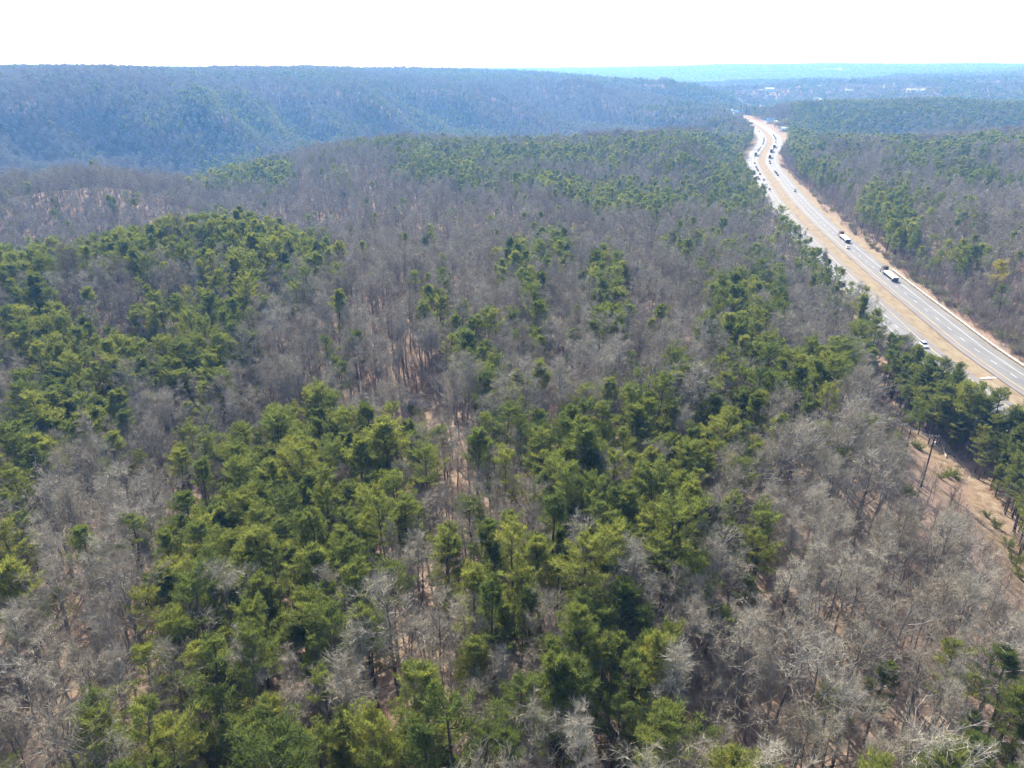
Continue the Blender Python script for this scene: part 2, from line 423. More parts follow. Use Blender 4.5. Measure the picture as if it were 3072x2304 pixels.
PINES = [  # (share of pines, outline, where)
    (0.92, [(0, 735), (120, 735), (300, 730), (420, 705), (480, 680), (600, 635), (700, 635), (820, 690), (1000, 730), (1030, 800), (930, 840), (790, 800), (600, 790), (440, 800), (150, 800), (130, 900), (0, 900)], "on the hill crest"),
    (0.85, [(575, 780), (810, 780), (830, 920), (720, 950), (590, 900)], "on the hill slope"),
    (0.45, rect(800, 830, 935, 930), "on the hill slope"),
    (0.85, [(420, 890), (750, 890), (750, 1120), (540, 1100), (430, 1000)], "on the hill slope"),
    (0.90, [(0, 890), (150, 890), (160, 1070), (0, 1080)], "on the hill slope"),
    (0.90, rect(150, 910, 275, 1060), "on the hill slope"),
    (0.90, [(110, 1040), (290, 1040), (290, 1150), (110, 1150)], "on the hill slope"),
    (0.85, [(280, 1000), (420, 1000), (430, 1160), (280, 1160)], "on the hill slope"),
    (0.88, [(50, 1150), (410, 1140), (400, 1280), (250, 1340), (60, 1330)], "at the hill foot"),
    (0.85, [(430, 1090), (690, 1060), (690, 1215), (560, 1230), (430, 1200)], "at the hill foot"),
    (0.85, [(0, 1260), (160, 1270), (160, 1430), (0, 1430)], "at the hill foot"),
    (0.80, rect(0, 1460, 85, 1520), "at the hollow edge"),
    (0.55, [(515, 1310), (820, 1290), (830, 1470), (540, 1480)], "in the hollow"),
    (0.90, [(810, 1290), (900, 1215), (1000, 1215), (1090, 1260), (1315, 1260), (1320, 1400), (1200, 1420), (820, 1430)], "in the stand by the clearing"),
    (0.80, rect(800, 1420, 985, 1510), "below the stand by the clearing"),
    (0.80, rect(1045, 1440, 1215, 1510), "below the stand by the clearing"),
    (0.70, [(1255, 840), (1350, 830), (1350, 950), (1255, 940)], "amid bare valley woods"),
    (0.30, rect(960, 1040, 1110, 1130), "amid bare valley woods"),
    (0.65, rect(1495, 735, 1592, 850), "amid bare ridge woods"),
    (0.75, rect(1600, 690, 1725, 810), "amid bare ridge woods"),
    (0.70, rect(1565, 845, 1612, 925), "amid bare ridge woods"),
    (0.85, [(1760, 785), (1840, 780), (1880, 850), (1880, 1000), (1800, 990)], "amid bare ridge woods"),
    (0.80, [(1350, 980), (1455, 965), (1460, 1100), (1350, 1100)], "amid bare ridge woods"),
    (0.60, rect(1435, 960, 1525, 1020), "amid bare ridge woods"),
    (0.80, rect(1598, 935, 1648, 1060), "amid bare ridge woods"),
    (0.70, rect(1300, 1080, 1348, 1150), "amid bare ridge woods"),
    (0.80, [(1435, 1130), (1560, 1110), (1560, 1240), (1440, 1240)], "behind the middle stand"),
    (0.55, rect(1555, 1130, 1595, 1180), "behind the middle stand"),
    (0.88, [(1430, 1270), (1520, 1235), (1700, 1225), (1850, 1195), (1990, 1190), (2060, 1260), (2080, 1500), (1940, 1580), (1720, 1520), (1560, 1470), (1440, 1440)], "in the middle stand"),
    (0.90, rect(1035, 1500, 1280, 1620), "in the stand below the middle"),
    (0.88, [(1000, 1555), (1107, 1570), (1107, 1760), (1165, 1800), (1165, 1940), (1050, 1960), (1050, 2080), (995, 2080)], "in the lower stand"),
    (0.80, rect(1262, 1605, 1338, 1730), "alone among bare trunks"),
    (0.88, [(1390, 1600), (1480, 1590), (1610, 1640), (1610, 1850), (1400, 1840)], "in the lower stand"),
    (0.88, [(1590, 1570), (1760, 1520), (1945, 1530), (1950, 1840), (1600, 1850)], "in the lower stand"),
    (0.88, [(1715, 1480), (2072, 1480), (2110, 1560), (2110, 1760), (1960, 1780), (1720, 1700)], "in the lower stand"),
    (0.88, [(1360, 1830), (1720, 1820), (1735, 2035), (1370, 2035)], "in the lower stand"),
    (0.85, [(1460, 2010), (1740, 2000), (1740, 2180), (1460, 2180)], "near the bottom"),
    (0.88, [(1745, 1865), (1870, 1860), (2010, 2000), (2010, 2360), (1815, 2360), (1745, 2170)], "near the bottom"),
    (0.70, rect(1995, 1850, 2072, 2057), "at the edge of bare oaks"),
    (0.85, rect(1100, 2050, 1245, 2240), "near the bottom"),
    (0.88, [(1000, 2110), (1240, 2100), (1570, 2110), (1570, 2400), (1000, 2400)], "near the bottom"),
    (0.88, [(533, 1525), (700, 1490), (1000, 1500), (1000, 1800), (800, 2060), (700, 2060), (430, 1940), (412, 1680)], "in the lower stand"),
    (0.88, [(795, 1790), (1010, 1790), (1010, 2060), (795, 2060)], "in the lower stand"),
    (0.85, [(412, 2033), (727, 2033), (727, 2230), (640, 2400), (420, 2400)], "near the bottom"),
    (0.75, [(242, 2052), (397, 2052), (397, 2188), (350, 2330), (170, 2330), (180, 2217)], "near the bottom"),
    (0.88, [(756, 2170), (1010, 2150), (1010, 2400), (740, 2400)], "near the bottom"),
    (0.80, rect(0, 1500, 87, 1700), "at the hollow edge"),
    (0.85, rect(0, 1704, 130, 1815), "at the hollow edge"),
    (0.85, [(2160, 1563), (2300, 1560), (2360, 1640), (2360, 1733), (2190, 1733)], "at the edge of bare oaks"),
    (0.70, rect(2005, 1520, 2107, 1766), "at the edge of bare oaks"),
    (0.85, rect(2605, 1994, 2735, 2106), "alone among bare oaks"),
    (0.80, [(2945, 2023), (3080, 2000), (3080, 2227), (2945, 2227)], "alone among bare oaks"),
    (0.85, rect(2218, 2235, 2320, 2340), "alone among bare oaks"),
    (0.92, [(2636, 1128), (2660, 1060), (2790, 1030), (2893, 1090), (3061, 1180), (3100, 1253), (3100, 1480), (2997, 1434), (2884, 1357), (2771, 1303), (2690, 1231), (2649, 1150)], "between the dirt track and the highway"),
    (0.95, [(2985, 1480), (3100, 1400), (3100, 1780), (3050, 1700), (2995, 1580)], "beside the dirt track"),
    (0.90, [(2536, 940), (2600, 905), (2640, 960), (2660, 1060), (2540, 1090)], "beside the near highway"),
    (0.90, [(2470, 790), (2570, 800), (2600, 890), (2490, 930), (2440, 860)], "beside the near highway"),
    (0.90, rect(2385, 715, 2480, 830), "beside the highway"),
    (0.92, [(2310, 590), (2390, 610), (2395, 720), (2310, 720)], "beside the highway"),
    (0.85, [(2118, 860), (2240, 820), (2360, 833), (2365, 960), (2120, 970)], "on the slope below the highway"),
    (0.85, rect(2160, 960, 2355, 1115), "on the slope below the highway"),
    (0.80, [(1990, 1120), (2200, 1110), (2400, 1060), (2540, 1080), (2530, 1230), (2300, 1250), (2010, 1290)], "between the middle stand and the highway"),
    (0.88, [(2000, 1290), (2230, 1280), (2290, 1400), (2200, 1470), (2080, 1500), (2060, 1300)], "in the middle stand"),
    (0.74, [(1130, 425), (1500, 420), (1900, 400), (2270, 395), (2320, 560), (2330, 660), (2200, 720), (2050, 690), (1950, 640), (1800, 600), (1700, 585), (1560, 560), (1400, 600), (1280, 580), (1150, 520)], "on the far ridge"),
    (0.35, [(1000, 450), (1150, 420), (1160, 520), (1010, 540)], "on the far ridge"),
    (0.85, [(1700, 590), (2000, 560), (2020, 610), (1900, 640), (1740, 620)], "on the far ridge"),
    (0.95, [(2120, 395), (2262, 395), (2275, 560), (2200, 600), (2130, 560)], "beside the far highway"),
    (0.50, [(1950, 700), (2330, 660), (2330, 830), (2120, 830), (1980, 780)], "on the ridge"),
    (0.95, rect(590, 480, 880, 560), "in the valley row"),
    (0.25, rect(100, 480, 420, 620), "on the bare hill"),
    (0.75, [(2380, 405), (2560, 420), (2580, 540), (2480, 560), (2400, 500)], "past the highway"),
    (0.40, [(2560, 420), (3080, 390), (3080, 560), (2800, 590), (2580, 560)], "past the highway"),
    (0.80, [(2590, 560), (2700, 540), (2760, 640), (2770, 760), (2680, 780), (2580, 680)], "past the highway"),
    (0.9, [(2370, 305), (3080, 292), (3080, 380), (2700, 395), (2500, 425), (2375, 425)], "on the dark hill"),
    (0.15, [(2780, 560), (3080, 560), (3080, 900), (2800, 800)], "past the highway"),
    (0.75, [(2870, 740), (2960, 740), (2960, 800), (2870, 800)], "past the highway"),
    (0.45, [(2400, 240), (3080, 240), (3080, 270), (2400, 270)], "far"),
    (0.04, rect(1180, 1730, 1375, 2095), "x"),
    (0.05, rect(1880, 1770, 2072, 1845), "x"),
    (0.05, rect(1690, 2185, 1812, 2304), "x"),
    (0.05, rect(735, 2062, 970, 2150), "x"),
    (0.15, rect(1755, 1385, 1890, 1450), "x"),
]
OPEN = [  # no trees stand here
    [(2600, 1130), (2640, 1130), (2700, 1230), (2790, 1310), (2890, 1380), (2990, 1450), (3020, 1560), (3090, 1720), (3130, 1860), (3050, 1830), (2960, 1720), (2915, 1610), (2850, 1510), (2790, 1500), (2700, 1440), (2720, 1370), (2640, 1260), (2600, 1170)],
    [(1165, 1245), (1190, 1205), (1290, 1180), (1330, 1220), (1300, 1290), (1230, 1265)],
    [(1440, 1360), (1370, 1330), (1350, 1470), (1420, 1500)],
]
CLEAR = [  # highway in plain view: no crown may stand in front of it
    [(2262, 372), (2300, 395), (2330, 420), (2325, 455), (2320, 490), (2345, 530), (2400, 590), (2560, 700), (2680, 800), (3072, 1090), (3072, 1200), (2900, 1098), (2800, 1040), (2720, 985), (2640, 900), (2560, 830), (2470, 745), (2400, 680), (2330, 600), (2290, 570), (2262, 520), (2252, 480), (2285, 430), (2280, 400)],
    [(2640, 900), (2700, 930), (2830, 1005), (2895, 1080), (2830, 1068), (2740, 1010), (2660, 950)],
    [(2330, 520), (2420, 590), (2560, 690), (2650, 790), (2700, 790), (2600, 700), (2470, 610), (2370, 530)],
]
YELLOW = [[(2950, 745), (3050, 755), (3040, 850), (2940, 850)]]

CLEAR += [
    [(2602, 1140), (2632, 1150), (2690, 1240), (2760, 1300), (2720, 1310), (2660, 1270), (2625, 1200)],
    [(2740, 1310), (2790, 1310), (2850, 1370), (2950, 1450), (3000, 1540), (2930, 1530), (2830, 1520), (2740, 1480), (2755, 1400)],
    [(2940, 1550), (3015, 1565), (3085, 1730), (3090, 1850), (3000, 1720)],
    [(1180, 1215), (1290, 1185), (1320, 1225), (1270, 1255), (1190, 1250)],
    [(1140, 940), (1170, 940), (1168, 958), (1142, 958)],
]
def classify(px, py, pyt, pyb):
    """share of pines at a crown seen at px, py reaching from pyt down to pyb"""
    p = np.full(px.shape, 0.04)
    where = np.full(px.shape, -1)
    jx = px + rng.normal(0, 8, px.shape); j = rng.normal(0, 6, px.shape)
    small = np.zeros(px.shape, bool); top = np.zeros(px.shape); bot = np.zeros(px.shape)
    for i, (pr, poly, _) in enumerate(PINES):
        m = inpoly(jx, py + j, poly)
        p[m] = pr; where[m] = i
        ys = [q[1] for q in poly]
        small[m] = max(ys) - min(ys) < 150
        top[inpoly(jx, 0.6 * pyt + 0.4 * py + j, poly)] = pr
        bot[inpoly(jx, 0.6 * pyb + 0.4 * py + j, poly)] = pr
    k = 0.30 + 0.35 * (top > 0.3) + 0.35 * (bot > 0.3)
    k = np.where(py > 1750, np.maximum(k, 0.85), k)
    p = np.where(small | (where < 0), p, p * k)
    p = np.where((py > 1500) & (p > 0.65), np.minimum(p * 1.08, 0.97), p)
    return p, where

# ------------------------------------------------------------------ ground sheet
def build_ground():
    az = np.concatenate([np.arange(-180, -56, 4.0), np.arange(-56, 56.01, 0.25), np.arange(60, 180, 4.0)])
    rr = np.concatenate([[0.8], np.exp(np.linspace(math.log(6), math.log(9200), 600))])
    A, RR = np.meshgrid(np.radians(az), rr)
    x = (np.sin(A) * RR).ravel(); y = (np.cos(A) * RR).ravel()
    z = height(x, y)
    na = len(az); nr = len(rr)
    i = np.arange(nr - 1)[:, None] * na + np.arange(na)[None]
    j = np.arange(nr - 1)[:, None] * na + (np.arange(na)[None] + 1) % na
    F = np.stack([i, j, j + na, i + na], -1).reshape(-1, 4)[:, ::-1]
    me = np_mesh("ground", np.stack([x, y, z], 1), F, [M_GROUND], smooth=True)
    # soil kinds
    lat, idx = road_coords(x, y)
    verge = ((lat > -24) & (lat < 17 + 5 * np.clip(fbm(x / 40, y / 40, 31, 2) + 0.8, 0, 1.5)) & (y < 1650)).astype(float)
    earth = np.zeros(len(x))
    tr = TRACK
    for a in range(0, len(x), 20000):
        b = slice(a, a + 20000)
        if np.hypot(x[b], y[b]).min() > 420: continue
        d = np.sqrt(((x[b, None] - tr[None, :, 0]) ** 2 + (y[b, None] - tr[None, :, 1]) ** 2).min(1))
        d = d + fbm(x[b] / 5, y[b] / 5, 41, 2) * 4
        earth[b] = np.maximum(earth[b], 1 - sstep(1.5, 6.0, d))
    for (cx, cy, rad, st) in BARE_PATCHES:
        d = np.hypot(x - cx, (y - cy)) + fbm(x / 6, y / 6, 43, 2) * rad * 0.9
        earth = np.maximum(earth, st * (1 - sstep(rad * 0.5, rad, d)))
    for nm, v in (("verge", verge), ("earth", earth)):
        at = me.attributes.new(nm, 'FLOAT', 'POINT')
        at.data.foreach_set("value", v.astype(np.float32))
    return tag(obj("ground", me), kind="structure")

def ground_mat():
    m, nt, b = new_mat("leaf_litter_ground")
    ge = nt.nodes.new("ShaderNodeNewGeometry"); P = ge.outputs["Position"]
    n1 = noise(nt, 0.035, 5, P); n2 = noise(nt, 0.6, 5, P, 0.7); n3 = noise(nt, 4.0, 3, P, 0.7)
    litter = ramp(nt, n2, [(0.25, (0.15, 0.105, 0.075)), (0.5, (0.28, 0.205, 0.155)), (0.75, (0.40, 0.31, 0.245))])
    litter = mixc(nt, ramp(nt, n1, [(0.4, (0, 0, 0)), (0.62, (0.7, 0.7, 0.7))]), litter, mixc(nt, n2, (0.22, 0.14, 0.095), (0.36, 0.255, 0.19)))
    litter = mixc(nt, 0.5, litter, mixc(nt, n3, (0.45, 0.42, 0.40), (1.0, 0.98, 0.95)), 'MULTIPLY')
    def att(nm):
        a = nt.nodes.new("ShaderNodeAttribute"); a.attribute_name = nm; return a.outputs["Fac"]
    mpv = nt.nodes.new("ShaderNodeMapping"); mpv.inputs["Scale"].default_value = (1, 0.3, 1); nt.links.new(P, mpv.inputs["Vector"])
    grass = ramp(nt, noise(nt, 0.4, 7, mpv.outputs[0], 0.75), [(0.32, (0.165, 0.122, 0.078)), (0.5, (0.25, 0.195, 0.128)), (0.66, (0.275, 0.245, 0.155))])
    soil = ramp(nt, noise(nt, 0.5, 5, P, 0.7), [(0.33, (0.14, 0.088, 0.055)), (0.48, (0.22, 0.155, 0.10)), (0.66, (0.30, 0.245, 0.165))])
    col = mixc(nt, att("verge"), litter, grass)
    col = mixc(nt, att("earth"), col, soil)
    nt.links.new(col, b.inputs["Base Color"])
    b.inputs["Roughness"].default_value = 0.95
    b.inputs["Specular IOR Level"].default_value = 0.1
    bp = nt.nodes.new("ShaderNodeBump"); bp.inputs["Strength"].default_value = 0.6; bp.inputs["Distance"].default_value = 0.4
    nt.links.new(n2, bp.inputs["Height"]); nt.links.new(bp.outputs[0], b.inputs["Normal"])
    return m
M_GROUND = ground_mat()
TRACK = np.array([ground_at(px, py)[:2] for px, py in [(2600, 1120), (2608, 1140), (2636, 1208), (2681, 1253), (2735, 1303), (2816, 1366), (2875, 1412), (2952, 1480), (2980, 1560), (3002, 1660), (3040, 1730), (3085, 1800)]])
TRACK = catmull(TRACK, 1.0)
def skyline_point(px, py):
    """nearest point in this column whose ground is seen at this row or just above"""
    d = ray(px, py); h = math.hypot(d[0], d[1]); u = (d[0] / h, d[1] / h)
    r = np.arange(1250, 8000, 10.0)
    z = height(u[0] * r, u[1] * r)
    _, py_, _ = project(np.stack([u[0] * r, u[1] * r, z], 1))
    # visible rows: running minimum of row
    run = np.minimum.accumulate(py_)
    vis = py_ <= run + 0.3
    k = np.argmin(np.where(vis, np.abs(py_ - py), 1e9))
    return u[0] * r[k], u[1] * r[k], z[k]
FIELDS = []
for px, py, rad in [(2720, 279, 30), (2755, 278, 26), (2222, 347, 26), (2345, 402, 34), (2308, 272, 22), (2452, 306, 22), (2545, 279, 13), (2495, 211, 90), (2178, 338, 26), (2318, 373, 26), (100, 215, 22)]:
    q = skyline_point(px, py); FIELDS.append((q[0], q[1], rad))
BARE_PATCHES = [(fx, fy, fr, 1.0) for fx, fy, fr in FIELDS]
for px, py, rad, st in [(2840, 1490, 7, 1.0), (2760, 1400, 7, 0.8), (2960, 1520, 6, 0.9), (1200, 1215, 9, 0.9), (1270, 1225, 8, 0.8), (1150, 955, 9, 0.7), (1390, 1420, 8, 0.5), (120, 2150, 8, 0.4), (60, 2010, 6, 0.5), (3040, 1660, 5, 1), (1270, 1900, 9, .35)]:
    g = ground_at(px, py); BARE_PATCHES.append((g[0], g[1], rad, st))
ground = build_ground()

# ------------------------------------------------------------------ highway
def strip(l0, l1, z0, z1, name, mat, s0=0, s1=None, parent=None, thick=0.3, n_cross=2, crown=0.0):
    """a paved strip with thickness following the road between two lateral offsets"""
    ids = np.arange(len(ROAD))
    s1 = s1 or ROAD_S[-1]
    ids = ids[(ROAD_S >= s0) & (ROAD_S <= s1)]
    lats = np.linspace(l0, l1, n_cross)
    zz = np.linspace(z0, z1, n_cross) + crown * (1 - (np.linspace(-1, 1, n_cross)) ** 2)
    V = []; 
    for i in ids:
        for l, z in zip(lats, zz):
            V.append((ROAD[i, 0] + ROAD_N[i, 0] * l, ROAD[i, 1] + ROAD_N[i, 1] * l, z))
    n = len(ids); F = []
    for a in range(n - 1):
        for b in range(n_cross - 1):
            k = a * n_cross + b
            F.append((k, k + 1, k + n_cross + 1, k + n_cross))
    me = bpy.data.meshes.new(name)
    me.from_pydata(V, [], F)
    me.materials.append(mat); me.update()
    return obj(name, me, parent)

def asphalt(name, col):
    m, nt, b = new_mat(name)
    ge = nt.nodes.new("ShaderNodeNewGeometry"); P = ge.outputs["Position"]
    mp = nt.nodes.new("ShaderNodeMapping"); mp.inputs["Scale"].default_value = (1, 0.06, 1)
    nt.links.new(P, mp.inputs["Vector"])
    f1 = noise(nt, 0.9, 4, mp.outputs[0]); f2 = noise(nt, 0.08, 4, P)
    c = ramp(nt, f1, [(0.3, tuple(v * 0.72 for v in col)), (0.7, tuple(v * 1.2 for v in col))])
    c = mixc(nt, 0.5, c, mixc(nt, f2, (0.75, 0.75, 0.76), (1.1, 1.08, 1.05)), 'MULTIPLY')
    nt.links.new(c, b.inputs["Base Color"])
    b.inputs["Roughness"].default_value = 0.62
    b.inputs["Specular IOR Level"].default_value = 0.35
    return m
M_ROAD = asphalt("weathered_asphalt", (0.185, 0.183, 0.18))
M_SHOULDER = asphalt("shoulder_asphalt", (0.19, 0.172, 0.165))
M_PAINT = plain("road_paint", (0.55, 0.55, 0.53), 0.6, 0.2, 0.4)
M_YELLOW = plain("yellow_road_paint", (0.62, 0.45, 0.12), 0.6, 0.2, 0.4)
M_CONC = plain("concrete", (0.52, 0.49, 0.45), 0.8, 0.2, 0.8)
M_STEEL = plain("galvanised_steel", (0.62, 0.62, 0.62), 0.45, 0.12, 1.0, 0.3)
MED = 4.7          # half the median
hw = strip(MED + 1.2, MED + 9.2, 0.0, -0.1, "highway", M_ROAD, n_cross=5)
tag(hw, kind="structure")
def hwpart(l0, l1, z, name, mat, **k): return strip(l0, l1, z, z, name, mat, parent=hw, **k)
strip(-MED - 9.2, -MED - 1.2, -0.1, 0.0, "carriageway", M_ROAD, parent=hw, n_cross=5)
strip(MED - 1.2, MED + 1.2, -0.08, 0.0, "shoulder", M_SHOULDER, parent=hw)
strip(MED + 9.2, MED + 12.2, -0.1, -0.16, "shoulder", M_ROAD, parent=hw)
strip(-MED - 1.2, -MED + 1.2, 0.0, -0.08, "shoulder", M_SHOULDER, parent=hw)
strip(-MED - 12.0, -MED - 9.2, -0.16, -0.1, "shoulder", M_ROAD, parent=hw)
def marks():
    V = []; F = []; V2 = []; F2 = []
    def seg(i, l0, l1, z, VV, FF):
        b = len(VV)
        for a in (i, i + 1):
            for l in (l0, l1):
                VV.append((ROAD[a, 0] + ROAD_N[a, 0] * l, ROAD[a, 1] + ROAD_N[a, 1] * l, z))
        FF.append((b, b + 1, b + 3, b + 2))
    for i in range(len(ROAD) - 1):
        zf = lambda l: -0.1 * (abs(l) - MED - 1.2) / 8.0 + 0.006
        for sg in (1, -1):
            seg(i, sg * (MED + 1.45), sg * (MED + 1.63), zf(MED + 1.5), V2, F2)
            seg(i, sg * (MED + 8.8), sg * (MED + 9.0), zf(MED + 8.9), V, F)
            if i % 3 == 0:
                seg(i, sg * (MED + 5.12), sg * (MED + 5.32), zf(MED + 5.2), V, F)
    for nm, a, b, m in (("lane_marking", V, F, M_PAINT), ("edge_marking", V2, F2, M_YELLOW)):
        me = bpy.data.meshes.new(nm); me.from_pydata(a, [], b); me.materials.append(m); me.update()
        obj(nm, me, hw)
marks()

def road_pos(px, py, z=0.6):
    d = ray(px, py); t = (CAM_H - z) / -d[2]
    lat, idx = road_coords([d[0] * t], [d[1] * t])
    i = int(idx[0])
    return float(lat[0]), i
def on_road(i, lat, z=0.0):
    return (ROAD[i, 0] + ROAD_N[i, 0] * lat, ROAD[i, 1] + ROAD_N[i, 1] * lat, z)
def heading(i):                  # rotation that turns +Y into the outbound direction
    return math.atan2(-ROAD_T[i, 0], ROAD_T[i, 1])

# guard rail along the outer edge of the outbound side
i0 = road_pos(3068, 1098)[1]; i1 = road_pos(2667, 805)[1]
i0 = max(0, i0)
gr = empty("guardrail", on_road(i1, MED + 12.9))
tag(gr, "long white roadside guardrail along the outbound carriageway's outer edge", "guardrail")
mb = MB()
gx, gy, _ = gr.location
for i in range(i0, i1):
    a = on_road(i, MED + 12.8, 0); b = on_road(i, MED + 13.12, 0); c = on_road(i + 1, MED + 13.12, 0); d = on_road(i + 1, MED + 12.8, 0)
    q = [(p[0] - gx, p[1] - gy) for p in (a, b, c, d)]
    mb.hexa([(*p, 0.38) for p in q], [(*p, 0.82) for p in q])
mb.build("rail", M_STEEL, gr)
mb = MB(); mb.box(-0.1, 0.1, -0.1, 0.1, -0.6, 0.9)
pm = mb.mesh("post", M_STEEL)
for i in range(i0, i1, 1):
    p = on_road(i, MED + 13.28)
    o = obj("post", pm, gr); o.location = (p[0] - gx, p[1] - gy, 0)
mb = MB(); mb.box(-0.3, 0.3, -0.2, 0.8, 0.2, 0.95)
o = mb.build("end_terminal", M_STEEL, gr, bevel=0.05)
o.location = (0, 0, 0); o.rotation_euler = (0, 0, heading(i1))

# drainage slab in the median
lat, i = road_pos(2970, 1131, 0)
mb = MB(); mb.box(-3.4, 3.4, -0.5, 0.5, -0.5, 0.06); mb.box(-0.7, 0.7, -0.75, 0.75, -0.5, 0.16)
o = mb.build("drain_slab", M_CONC, None, 0.03)
o.location = on_road(i, 1.0, -0.28); o.rotation_euler = (0, 0.03, heading(i) + 0.25)
tag(o, "pale concrete drain slab lying across the tan median grass", "drain")

# ------------------------------------------------------------------ vehicles
M_GLASS = plain("car_glass", (0.02, 0.025, 0.03), 0.12, 0.1)
M_TYRE = plain("tyre_rubber", (0.02, 0.02, 0.02), 0.85, 0.2)
M_RIM = plain("wheel_rim", (0.4, 0.4, 0.4), 0.4, 0.1, 1, 0.6)
M_LAMP = plain("tail_lamp", (0.4, 0.02, 0.02), 0.3, 0.1)
M_HEAD = plain("head_lamp", (0.8, 0.8, 0.78), 0.2, 0.05)
PAINTS = {"white": (0.78, 0.78, 0.77), "black": (0.015, 0.015, 0.017), "dark grey": (0.06, 0.06, 0.065), "silver": (0.42, 0.43, 0.44), "dark blue": (0.03, 0.05, 0.12), "dark red": (0.18, 0.02, 0.025)}
M_CAR = {k: plain(k.replace(" ", "_") + "_car_paint", v, 0.28, 0.04, 1, 0, 0.6) for k, v in PAINTS.items()}
M_TARP = plain("white_tarpaulin", (0.8, 0.8, 0.79), 0.6, 0.05, 0.8)
M_NAVY = plain("navy_tailgate", (0.045, 0.055, 0.11), 0.5, 0.1)
M_CHASSIS = plain("dark_chassis", (0.03, 0.03, 0.032), 0.6, 0.2)

def loft(secs):
    """cross-sections (y, half width, z0, z1, half width at top) joined into a closed body"""
    mb = MB(); V = []; F = []
    for y, w, z0, z1, wt in secs:
        V += [(-w, y, z0), (w, y, z0), (w * 1.0, y, z0 + (z1 - z0) * 0.6), (wt, y, z1), (-wt, y, z1), (-w, y, z0 + (z1 - z0) * 0.6)]
    n = len(secs)
    for a in range(n - 1):
        for k in range(6):
            F.append((a * 6 + k, a * 6 + (k + 1) % 6, (a + 1) * 6 + (k + 1) % 6, (a + 1) * 6 + k))
    F.append(tuple(reversed(range(6)))); F.append(tuple((n - 1) * 6 + k for k in range(6)))
    F = [tuple(reversed(f)) for f in F]
    mb.V = V; mb.F = F
    return mb

_cache = {}
def cached(key, fn):
    if key not in _cache: _cache[key] = fn()
    return _cache[key]
def wheel_mesh(r=0.33, w=0.22):
    def f():
        mb = MB(); mb.tube((-w / 2, 0, 0), (w / 2, 0, 0), r, r, 16); return mb.mesh("tyre", M_TYRE, 0.02)
    return cached(("w", r, w), f)
def rim_mesh(r=0.33, w=0.22):
    def f():
        mb = MB(); mb.tube((-w / 2 - 0.012, 0, 0), (w / 2 + 0.012, 0, 0), r * 0.6, r * 0.6, 12); return mb.mesh("rim", M_RIM)
    return cached(("r", r, w), f)
def add_wheels(root, spots, r=0.33, w=0.22):
    for x, y in spots:
        o = obj("wheel", wheel_mesh(r, w), root); o.location = (x, y, r)
        q = obj("rim", rim_mesh(r, w), o)
def box_part(name, mat, root, dims, bevel=0.0):
    key = (name, mat.name, tuple(dims), bevel)
    def f():
        mb = MB(); mb.box(*dims); return mb.mesh(name, mat, bevel)
    return obj(name, cached(key, f), root)

def make_car(colour, style="sedan"):
    root = empty("parked_car" if False else "car", (0, 0, 0))
    paint = M_CAR[colour]
    suv = style == "suv"
    hgt = 1.72 if suv else 1.45
    def body():
        return loft([(-2.3, 0.72, 0.35, 0.78, 0.62), (-2.18, 0.88, 0.25, 0.98 if suv else 0.92, 0.76), (-1.2, 0.92, 0.22, 1.0 if suv else 0.95, 0.82), (0.9, 0.92, 0.22, 0.98 if suv else 0.93, 0.82), (1.9, 0.88, 0.25, 0.86 if suv else 0.78, 0.74), (2.25, 0.76, 0.35, 0.66, 0.6)]).mesh("body", paint, 0.03)
    obj("body", cached(("cb", colour, style), body), root)
    rear = -2.0 if suv else -1.55
    def glass():
        mb = MB(); zb = 0.93
        mb.hexa([(-0.8, rear, zb), (0.8, rear, zb), (0.8, 1.0, zb), (-0.8, 1.0, zb)], [(-0.62, rear + 0.45, hgt - 0.05), (0.62, rear + 0.45, hgt - 0.05), (0.62, 0.3, hgt - 0.05), (-0.62, 0.3, hgt - 0.05)])
        return mb.mesh("windows", M_GLASS, 0.03)
    obj("windows", cached(("cg", style), glass), root)
    def roof():
        mb = MB(); mb.hexa([(-0.66, rear + 0.4, hgt - 0.09), (0.66, rear + 0.4, hgt - 0.09), (0.66, 0.36, hgt - 0.09), (-0.66, 0.36, hgt - 0.09)], [(-0.58, rear + 0.5, hgt), (0.58, rear + 0.5, hgt), (0.58, 0.25, hgt), (-0.58, 0.25, hgt)])
        return mb.mesh("roof", paint, 0.02)
    obj("roof", cached(("cr", colour, style), roof), root)
    add_wheels(root, [(-0.82, 1.38), (0.82, 1.38), (-0.82, -1.38), (0.82, -1.38)])
    for sx in (-1, 1):
        box_part("tail_light", M_LAMP, root, (sx * 0.68 - 0.14, sx * 0.68 + 0.14, -2.3, -2.22, 0.66, 0.8))
        box_part("headlight", M_HEAD, root, (sx * 0.62 - 0.15, sx * 0.62 + 0.15, 2.12, 2.2, 0.6, 0.72))
    return root, "car", 2.3

